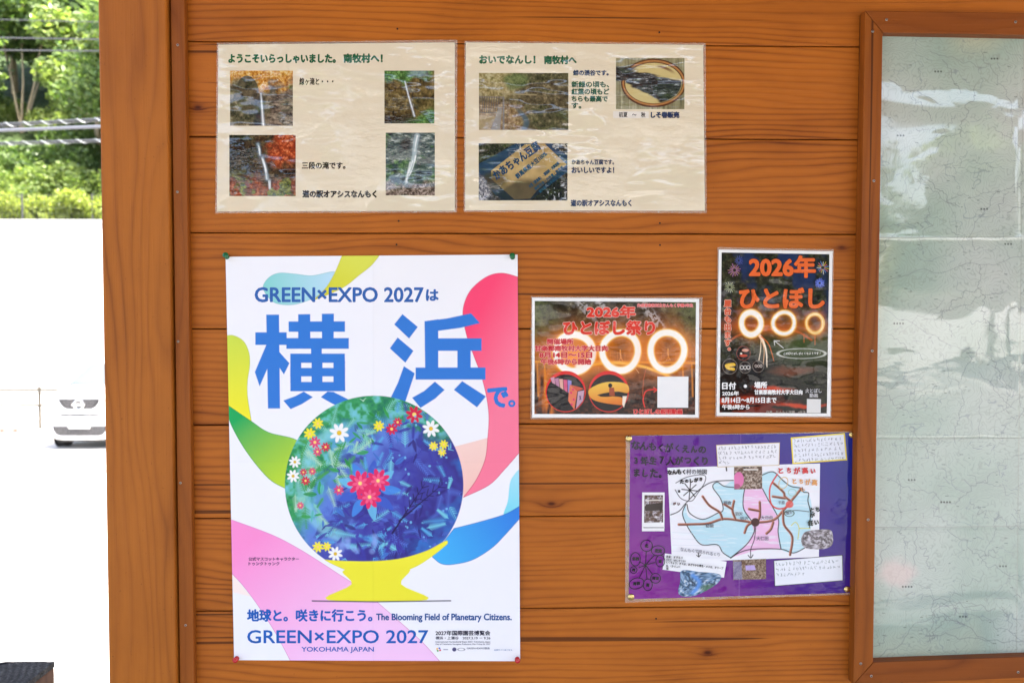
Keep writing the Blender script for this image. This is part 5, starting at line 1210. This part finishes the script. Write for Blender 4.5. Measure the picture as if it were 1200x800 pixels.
sides = ['slender pale-stemmed tree leaning just behind the fence', 'bright green tree close behind the corner post on the slope', 'dark green tree left of the pale-stemmed one on the slope', 'dark tree between the pale-stemmed tree and the corner post, upslope', 'light green tree behind the pale-stemmed tree on the slope', 'many-stemmed tree behind the corner post near the fence', 'dark tree hidden mostly by the corner post on the slope', 'light green tree at the far left of the slope', 'many-stemmed tree at the far left near the fence', 'tall light green tree right of the others, behind the plank wall', 'tall dark tree high on the slope behind the corner post', 'highest light green tree on the slope', 'highest dark green tree on the slope']
for (i, px, dy, rz, sc), lab in zip(spots, sides):
    q = FAR(float(px), 200., DW+dy); first_or_copy(pool, used, i, (q[0], q[1], hill_z(q[0], q[1])), rz, sc, lab, GT)
for i, px, dy, rz, sc in hid:
    q = FAR(float(px), 200., DW+dy); first_or_copy(pool, used, i, (q[0], q[1], hill_z(q[0], q[1])), rz, sc, 'tree on the wooded slope hidden behind the plank wall', 'trees hidden behind the plank wall')
back = [((0, 1, 2)[k % 3] if k % 3 else 1+k % 2, -17+2.9*k+rg.uniform(-.8, .8), -16.5-2.2*(k % 2)+rg.uniform(-.6, .6), rg.uniform(0, 6), rg.uniform(.78, .94)) for k in range(14)]
ords = ['first', 'second', 'third', 'fourth', 'fifth', 'sixth', 'seventh', 'eighth', 'ninth', 'tenth', 'eleventh', 'twelfth', 'thirteenth', 'fourteenth']
for k, (i, x_, y_, rz, sc) in enumerate(back):
    first_or_copy(pool, used, i, (x_, y_, 0), rz, sc, f'{ords[k]} tree from the left across the forecourt behind the viewer', 'trees across the forecourt')
spool = [shrub_proto(11, 1.0, 1.15, 2600, M_LEAF_Y, .13), shrub_proto(12, 1.2, 1.5, 3000, M_LEAF[1], .15), shrub_proto(13, 1.3, 1.6, 3000, M_LEAF[0], .17)]
sused = set(); words_ = ['yellow-green', 'fresh green', 'deep green']
sp = [(0, -8+15*k+rg.uniform(-4, 4), .9+rg.uniform(0, .5)) for k in range(9)]+[(0, -30+26*k, 1.9) for k in range(6)]+[(1, -10+24*k+rg.uniform(-6, 6), 2.2+rg.uniform(0, .6)) for k in range(6)]+[(2, -20+22*k+rg.uniform(-6, 6), 4.0+rg.uniform(0, 1.5)) for k in range(7)]+[(1, -5+30*k+rg.uniform(-6, 6), 7+rg.uniform(0, 2)) for k in range(5)]
for i, px, dy in sp:
    q = FAR(float(px), 230., DW+dy); where = 'just behind the fence' if dy < 1.6 else ('a little up the slope behind the fence' if dy < 3.5 else 'higher up the wooded slope')
    first_or_copy(spool, sused, i, (q[0], q[1], hill_z(q[0], q[1])), rg.uniform(0, 6.3), rg.uniform(.8, 1.15), f'{words_[i]} leafy shrub {where}', f'{words_[i]} shrubs {where}')
for k in range(22):
    q = FAR(150.+33*k, 230., DW+1.0+2.4*(k % 3)); first_or_copy(spool, sused, k % 3, (q[0], q[1], hill_z(q[0], q[1])), rg.uniform(0, 6.3), rg.uniform(.9, 1.3), 'shrub on the slope hidden behind the plank wall', 'shrubs hidden behind the plank wall')
# low grass along the top of the wall
nrg = np.random.default_rng(4); n = 26000; gx_ = nrg.uniform(-34, 14, n); gy_ = wy+.5+nrg.uniform(0, 1.6, n); hh = nrg.uniform(.12, .42, n); an = nrg.uniform(0, 6.28, n); w_ = .012
bz = wz-.06; V = np.stack([np.stack([gx_-w_*np.cos(an), gy_-w_*np.sin(an), np.full(n, bz)], 1), np.stack([gx_+w_*np.cos(an), gy_+w_*np.sin(an), np.full(n, bz)], 1), np.stack([gx_+nrg.normal(0, .06, n)+.003, gy_+nrg.normal(0, .06, n), bz+hh], 1), np.stack([gx_+nrg.normal(0, .06, n)-.003, gy_+nrg.normal(0, .06, n), bz+hh*.98], 1)], 1).reshape(-1, 3)
i_ = np.arange(n)*4; tag(quick_mesh('grass', V, np.stack([i_, i_+1, i_+2, i_+3], 1), M_LEAF_Y, None), 'yellow-green grass along the top of the retaining wall', 'grass', kind='stuff')

# wire fence on the wall
M_DARK = plain('dark_paint', (.035, .035, .04), .5); M_BEIGE = plain('beige_paint', (.045, .036, .024), .7); M_GREY = plain('cable_grey', (.045, .047, .052), .5); M_LIGHT = plain('cable_tie', (.30, .31, .32), .4)
fn = thing('wire_fence', 'thin black wire mesh fence on top of the retaining wall', 'fence', (-16, wy+.25, wz))
q0, q1 = FAR(22., 240., DW), FAR(103.6, 240., DW); step = float(q1[0]-q0[0]); x_a = float(q0[0])-4*step
for k in range(17):
    x_ = x_a+k*step; m_ = MB(); m_.tube([(x_, wy+.25, wz-.001), (x_, wy+.25, wz+.98)], .03, 8); m_.build('fence_post', M_DARK, fn)
m_ = MB()
for z_ in (.06, .26, .46, .66, .93): m_.tube([(x_a, wy+.25, wz+z_), (x_a+16*step, wy+.25, wz+z_)], .004 if 0.1 < z_ < .9 else .011, 4)
for k in range(int(16*step/.14)): m_.tube([(x_a+k*.14, wy+.252, wz+.06), (x_a+k*.14, wy+.252, wz+.93)], .0045, 4)
m_.build('wire_mesh', M_DARK, fn)

# pipe guard fence behind the car, with a kerb under it
D2 = 19.0; q = FAR(46., 452., D2); gy2 = float(q[1]); gf = thing('guard_fence', 'low beige pipe guard fence beside the white car', 'fence', (q[0], gy2, GZ))
xs_ = [float(FAR(46., 470., D2)[0])-2.0*k for k in range(5)]+[float(FAR(46., 470., D2)[0])+2.0*k for k in range(1, 5)]
for x_ in xs_:
    m_ = MB(); m_.tube([(x_, gy2, GZ-.1), (x_, gy2, GZ+1.02)], .035, 10); m_.lathe([(0, .042), (.05, .042), (.06, .02)], (x_, gy2, GZ+1.02), (0, 0, 1), 10); m_.build('guard_post', M_BEIGE, gf)
for py in (456.3, 474.5):
    z_ = float(FAR(20., py, D2)[2]); m_ = MB(); m_.tube([(min(xs_)-1, gy2-.05, z_), (max(xs_)+1, gy2-.05, z_)], .030, 8); m_.build('guard_rail', M_BEIGE, gf)
kb = thing('parking_kerb', 'low concrete kerb with yellow paint below the guard fence', 'kerb', (xs_[0], gy2-.6, GZ)); M_KERB = plain('kerb_concrete', (.20, .18, .165), .85); M_YEL = plain('kerb_yellow', (.42, .29, .012), .8)
x_ = float(FAR(30., 500., D2)[0]); MB().box(x_-3.5, x_+.28, gy2-.75, gy2-.6, GZ-.02, GZ+.13).build('kerb_stone', M_KERB, kb, bevel=.015); MB().box(x_-1.2, x_-.4, gy2-.753, gy2-.598, GZ+.01, GZ+.133).build('yellow_paint', M_YEL, kb, bevel=.012)
for k, dx in enumerate((.0, .36)): MB().box(x_-.15+dx*.9, x_-.09+dx*.9, gy2-.76, gy2-.751, GZ+.06, GZ+.10).build('reflector', plain('reflector_red', (.6, .07, .03), .3), kb)

# overhead cables
DC = 12.0
def cable(px_y, D_, rad, name, label, mat, wrap=0.):
    (ya, yb) = px_y; a, b = FAR(0., float(ya), D_), FAR(117., float(yb), D_); d_ = (b-a)/(b-a)[0]; pts = [tuple(a+d_*s_+np.array((0, 0, .0009*(s_+4)**2))) for s_ in np.linspace(-16, 12, 40)]
    o = thing(name, label, 'cable', a, 'overhead cables in front of the wooded slope'); MB().tube(pts, rad, 8).build('cable_core', mat, o)
    if wrap:
        h_ = [tuple(np.array(a+d_*s_)+np.array((0, math.cos(s_/wrap*6.283)*rad*1.55, .0009*(s_+4)**2-rad*.9+math.sin(s_/wrap*6.283)*rad*1.9))) for s_ in np.linspace(-5, 7, 700)]
        MB().tube(h_, rad*.42, 5).build('spiral_wrap', M_LIGHT, o)
        MB().tube([(p_[0], p_[1], p_[2]-rad*2.0) for p_ in pts], rad*.6, 6).build('messenger_wire', M_GREY, o)
    return o
cable((45.3, 48.5), DC, .010, 'overhead_cable', 'thin upper wire crossing in front of the trees', M_GREY); cable((60.0, 62.0), DC, .010, 'overhead_cable', 'thin second wire just below the upper wire', M_GREY); cable((24, 28), DC+1.5, .008, 'overhead_cable', 'topmost thin wire near the picture edge', M_GREY)
cable((146.5, 141.5), DC, .017, 'overhead_cable', 'spiral-wrapped cable above the thick grey cable', M_GREY, .29); cable((153.8, 150.5), DC, .026, 'overhead_cable', 'thick smooth grey cable between two spiral-wrapped ones', plain('cable_pale', (.10, .105, .125), .5)); cable((168.5, 166.0), DC, .015, 'overhead_cable', 'lowest cable, spiral-wrapped, below the thick grey cable', M_GREY, .29)
t = NT('pole_concrete'); t.p.inputs['Base Color'].default_value = (.36, .35, .33, 1); t.p.inputs['Roughness'].default_value = .85; M_POLE = t.m
for x_, lab in ((-24.2, 'concrete utility pole far left outside the view'), (3.6, 'concrete utility pole hidden behind the plank wall')):
    a = FAR(60., 150., DC); up_ = thing('utility_pole', lab, 'pole', (x_, float(a[1]), ground_z(float(a[1]))), 'utility poles carrying the cables')
    MB().tube([(x_, a[1]+.2, GZ-.2), (x_, a[1]+.2, 7.6)], [.17, .11], 14).build('pole_shaft', M_POLE, up_, smooth=True); MB().box(x_-.05, x_+.05, a[1]-.25, a[1]+1.7, 6.0, 6.09).build('crossarm', M_GREY, up_)

# weathered post in front of the left edge
t = NT('end_grain'); x, y, z = t.xyz(True); dx = t.math('SUBTRACT', x, -.205); dy = t.math('SUBTRACT', y, -.12)
ds = t.math('SQRT', t.math('ADD', t.math('MULTIPLY', dx, dx), t.math('MULTIPLY', dy, dy))); n = t.noise(t.vec(x, y, z), 22., 4, .65); n3 = t.noise(t.vec(x, y, z), 240., 3, .6)
ring_ = t.math('PINGPONG', t.math('MULTIPLY_ADD', ds, 150., t.math('MULTIPLY', n, 3.)), 1.); ang = t.math('ARCTAN2', dy, dx); ck = t.math('PINGPONG', t.math('MULTIPLY_ADD', n, .12, t.math('MULTIPLY', ang, 1.15)), .5)
f = t.math('MULTIPLY_ADD', ring_, .14, t.math('MULTIPLY_ADD', n3, .62, t.math('MULTIPLY', n, .18))); c_ = t.ramp(f, [(.25, (.014, .014, .014)), (.5, (.040, .038, .036)), (.8, (.13, .125, .12))])
c_ = t.mix(t.ramp(ck, [(.0, (1, 1, 1)), (.018, (1, 1, 1)), (.035, (0, 0, 0))]), c_, (.006, .006, .007)); t.put(t.p.inputs['Base Color'], c_); t.p.inputs['Roughness'].default_value = .95; t.p.inputs['Specular IOR Level'].default_value = .08; t.put(t.p.inputs['Normal'], t.bump(t.math('ADD', f, n), .8, .006)); M_END = t.m
M_WEATH = wood('weathered_side', 'z', (.030, .014, .010), (.085, .042, .024), 60, 77., rough=.8, coat=0.)
DB = 1.62; q = FAR(64., 774.5, DB); bxr, byb, bzt = float(q[0]), float(q[1]), float(q[2])
bo = thing('weathered_post', 'dark weathered square timber post with cracked end grain on top', 'post', (bxr, byb, 0)); S = .30
MB().box(bxr-S, bxr, byb-S, byb, -.02, bzt-.012).build('post_body', M_WEATH, bo, bevel=.004)
mb = MB(); n_ = 40; tv = [(bxr-S+S*i/n_, byb-S+S*j/n_, bzt+.0018*(float(fbm(np.array(i*.5), np.array(j*.5), 7, 3))-.5)*2) for j in range(n_+1) for i in range(n_+1)]
mb.add(tv, [(j*(n_+1)+i, j*(n_+1)+i+1, (j+1)*(n_+1)+i+1, (j+1)*(n_+1)+i) for j in range(n_) for i in range(n_)])
bd = [i for i in range(n_+1)]+[j*(n_+1)+n_ for j in range(1, n_+1)]+[n_*(n_+1)+i for i in range(n_-1, -1, -1)]+[j*(n_+1) for j in range(n_-1, 0, -1)]
lo = [(tv[i][0], tv[i][1], bzt-.0118) for i in bd]; mb.add([tv[i] for i in bd]+lo, [(k, len(bd)+k, len(bd)+(k+1) % len(bd), (k+1) % len(bd)) for k in range(len(bd))])
mb.build('end_grain_top', M_END, bo)

# ---------- parked car
def car():
    D3 = 16.0; q = FAR(94.3, 526.6, D3); cx, cy, cz = float(q[0]), float(q[1]), GZ
    o = thing('parked_car', 'tall boxy white car parked facing the viewer, partly behind the corner post', 'car', (cx, cy, cz))
    paint = plain('white_car_paint', (.78, .79, .80), .25, coat=1., var=.02); glass = plain('car_glass', (.085, .10, .104), .08, spec=.4, var=.05); dark = plain('black_trim', (.017, .016, .018), .45); tyre = plain('tyre_rubber', (.022, .021, .021), .85); chrome = plain('chrome', (.75, .76, .78), .15, 1.0); alloy = plain('alloy', (.45, .46, .48), .35, 1.0); platem = plain('plate_yellow_white', (.72, .72, .66), .5); lampm = plain('lamp_glass', (.72, .76, .80), .1, coat=1.)
    ST = [(0, .60, .25, 1.16), (.04, .67, .22, 1.20), (.14, .722, .21, 1.24), (.34, .737, .18, 1.29), (.56, .7375, .18, 1.345), (.78, .7375, .18, 1.52), (1.12, .7375, .18, 1.79), (1.45, .7375, .18, 1.855), (2.6, .7375, .18, 1.85), (3.15, .735, .2, 1.80), (3.33, .71, .24, 1.74), (3.395, .62, .3, 1.6)]
    yk = [s_[0] for s_ in ST]
    def sec(y): return [float(np.interp(y, yk, [s_[k] for s_ in ST])) for k in (1, 2, 3)]
    def tum(z): return 1-.17*float(sst(1.0, 1.9, np.array(z)))
    E5 = 6.0
    def side(y, z):
        w_, a, b = sec(y); c_, h_ = (a+b)/2, (b-a)/2; return w_*max(0, 1-abs((z-c_)/h_)**E5)**(1/E5)*tum(z)
    def top(y, x):
        w_, a, b = sec(y); c_, h_ = (a+b)/2, (b-a)/2; w_ *= tum(b); return c_+h_*max(0, 1-min(1, abs(x/w_))**E5)**(1/E5)
    mb = MB(); N = 44; rings = []
    for y, w_, a, b in ST:
        c_, h_ = (a+b)/2, (b-a)/2
        for k in range(N):
            t_ = 2*math.pi*k/N; ct, st_ = math.cos(t_), math.sin(t_); x = w_*math.copysign(abs(ct)**(2/E5), ct); z = c_+h_*math.copysign(abs(st_)**(2/E5), st_); rings.append((cx+x*tum(z), cy+y, cz+z))
    fs = [(i*N+k, i*N+(k+1) % N, (i+1)*N+(k+1) % N, (i+1)*N+k) for i in range(len(ST)-1) for k in range(N)]+[tuple(range(N-1, -1, -1)), tuple((len(ST)-1)*N+k for k in range(N))]
    mb.add(rings, fs); mb.build('body', paint, o, smooth=True, bevel=.02)
    def grid(f, us, vs_, name, mat, par=o):
        m_ = MB(); m_.add([f(u, v) for v in vs_ for u in us], [(j*len(us)+i, j*len(us)+i+1, (j+1)*len(us)+i+1, (j+1)*len(us)+i) for j in range(len(vs_)-1) for i in range(len(us)-1)]); return m_.build(name, mat, par, smooth=True)
    grid(lambda u, v: (cx+u*(.63-.10*(v-.60)/.5), cy+v-.008, cz+top(v, u*.62)+.010), np.linspace(-1, 1, 15), np.linspace(.60, 1.14, 9), 'windscreen', glass)
    for sg in (-1, 1):
        for a, b in ((.95, 1.62), (1.70, 2.45), (2.52, 3.05)): grid(lambda u, v: (cx+sg*(side(u+(.12 if a < 1 else 0)*(v-1.25), v)+.006), cy+u+(.42 if a < 1 else 0)*(v-1.15)*(1-(u-a)/(b-a)), cz+v), np.linspace(a, b, 6), np.linspace(1.13, 1.66, 6), 'side_window', glass)
        m_ = MB(); m_.box(cx+sg*.80-.07, cx+sg*.80+.07, cy+.72, cy+.80, cz+1.16, cz+1.34); mr = m_.build('wing_mirror', paint, o, bevel=.03)
        MB().box(cx+sg*.66-.06, cx+sg*.66+.10*sg+.06, cy+.75, cy+.78, cz+1.15, cz+1.18).build('mirror_arm', dark, mr)
        hl = MB(); P4 = [(.47, .93), (.665, .97), (.655, 1.12), (.50, 1.09)]
        hl.add([(cx+sg*a, cy-.02+.10*max(0, (a-.5)/.17)**2, cz+b) for a, b in P4]+[(cx+sg*a, cy+.2, cz+b) for a, b in P4], [(0, 1, 2, 3), (4, 7, 6, 5), (0, 4, 5, 1), (1, 5, 6, 2), (2, 6, 7, 3), (3, 7, 4, 0)]); hl.build('headlight', lampm, o, bevel=.012)
        for y_ in (.60, 2.92):
            m_ = MB(); m_.lathe([(-.085, .20), (-.09, .262), (-.07, .285), (.07, .285), (.09, .262), (.085, .20)], (cx+sg*.645, cy+y_, cz+.285), (sg, 0, 0), 28); wh = m_.build('wheel', tyre, o, smooth=True)
            m_ = MB(); m_.lathe([(.06, .20), (.094, .195), (.08, .15), (.096, .05), (.098, .0)], (cx+sg*.645, cy+y_, cz+.285), (sg, 0, 0), 24); m_.build('rim', alloy, wh)
            m_ = MB(); m_.lathe([(0, .34), (.004, .34), (.005, .30)], (cx+sg*(side(y_, .45)-.002), cy+y_, cz+.30), (sg, 0, 0), 30); m_.build('wheel_arch', dark, o)
    def plate(pts, y_, dep, name, mat, par=o, bev=.006):
        m_ = MB(); n_ = len(pts); m_.add([(cx+a, cy+y_, cz+b) for a, b in pts]+[(cx+a, cy+y_+dep, cz+b) for a, b in pts], [tuple(range(n_)), tuple(range(2*n_-1, n_-1, -1))]+[(k, n_+k, n_+(k+1) % n_, (k+1) % n_) for k in range(n_)]); return m_.build(name, mat, par, bevel=bev)
    gr_ = plate([(-.45, 1.115), (.45, 1.115), (.41, 1.02), (.34, .935), (.26, .895), (-.26, .895), (-.34, .935), (-.41, 1.02)], -.020, .10, 'grille', dark)
    m_ = MB()
    for k in range(5): m_.box(cx-.36+.02*k, cx+.36-.02*k, cy-.026, cy-.018, cz+1.06-.033*k, cz+1.068-.033*k)
    m_.build('grille_bars', plain('grille_bar', (.10, .095, .10), .4), gr_)
    m_ = MB(); R0 = .098; pts = [(cx+R0*math.cos(a), cy-.036, cz+.99+R0*math.sin(a)) for a in np.linspace(0, 6.283, 33)]; m_.tube(pts, .017, 8); m_.box(cx-.135, cx+.135, cy-.05, cy-.03, cz+.968, cz+1.012); m_.build('emblem', chrome, gr_)
    plate([(-.44, .785), (.44, .785), (.40, .74), (-.40, .74)], -.016, .08, 'bumper_slot', dark, bev=0)
    lg = plate([(-.585, .53), (.585, .53), (.56, .43), (.50, .345), (.42, .315), (-.42, .315), (-.50, .345), (-.56, .43)], -.016, .14, 'lower_grille', dark)
    m_ = MB()
    for k in range(19): m_.box(cx-.50+k*.0555, cx-.494+k*.0555, cy-.021, cy-.0158, cz+.34, cz+.52)
    m_.build('grille_bars', plain('grille_slat', (.16, .155, .16), .45), lg)
    plate([(-.225, .60), (.225, .60), (.225, .475), (-.225, .475)], -.045, .02, 'number_plate', platem)
    MB().box(cx-.56, cx+.56, cy+.25, cy+.9, cz+.15, cz+.21).build('under_tray', dark, o)
    MB().box(cx-.60, cx+.60, cy+.58, cy+.61, cz+1.355, cz+1.372).build('wiper_cowl', dark, o)
car()
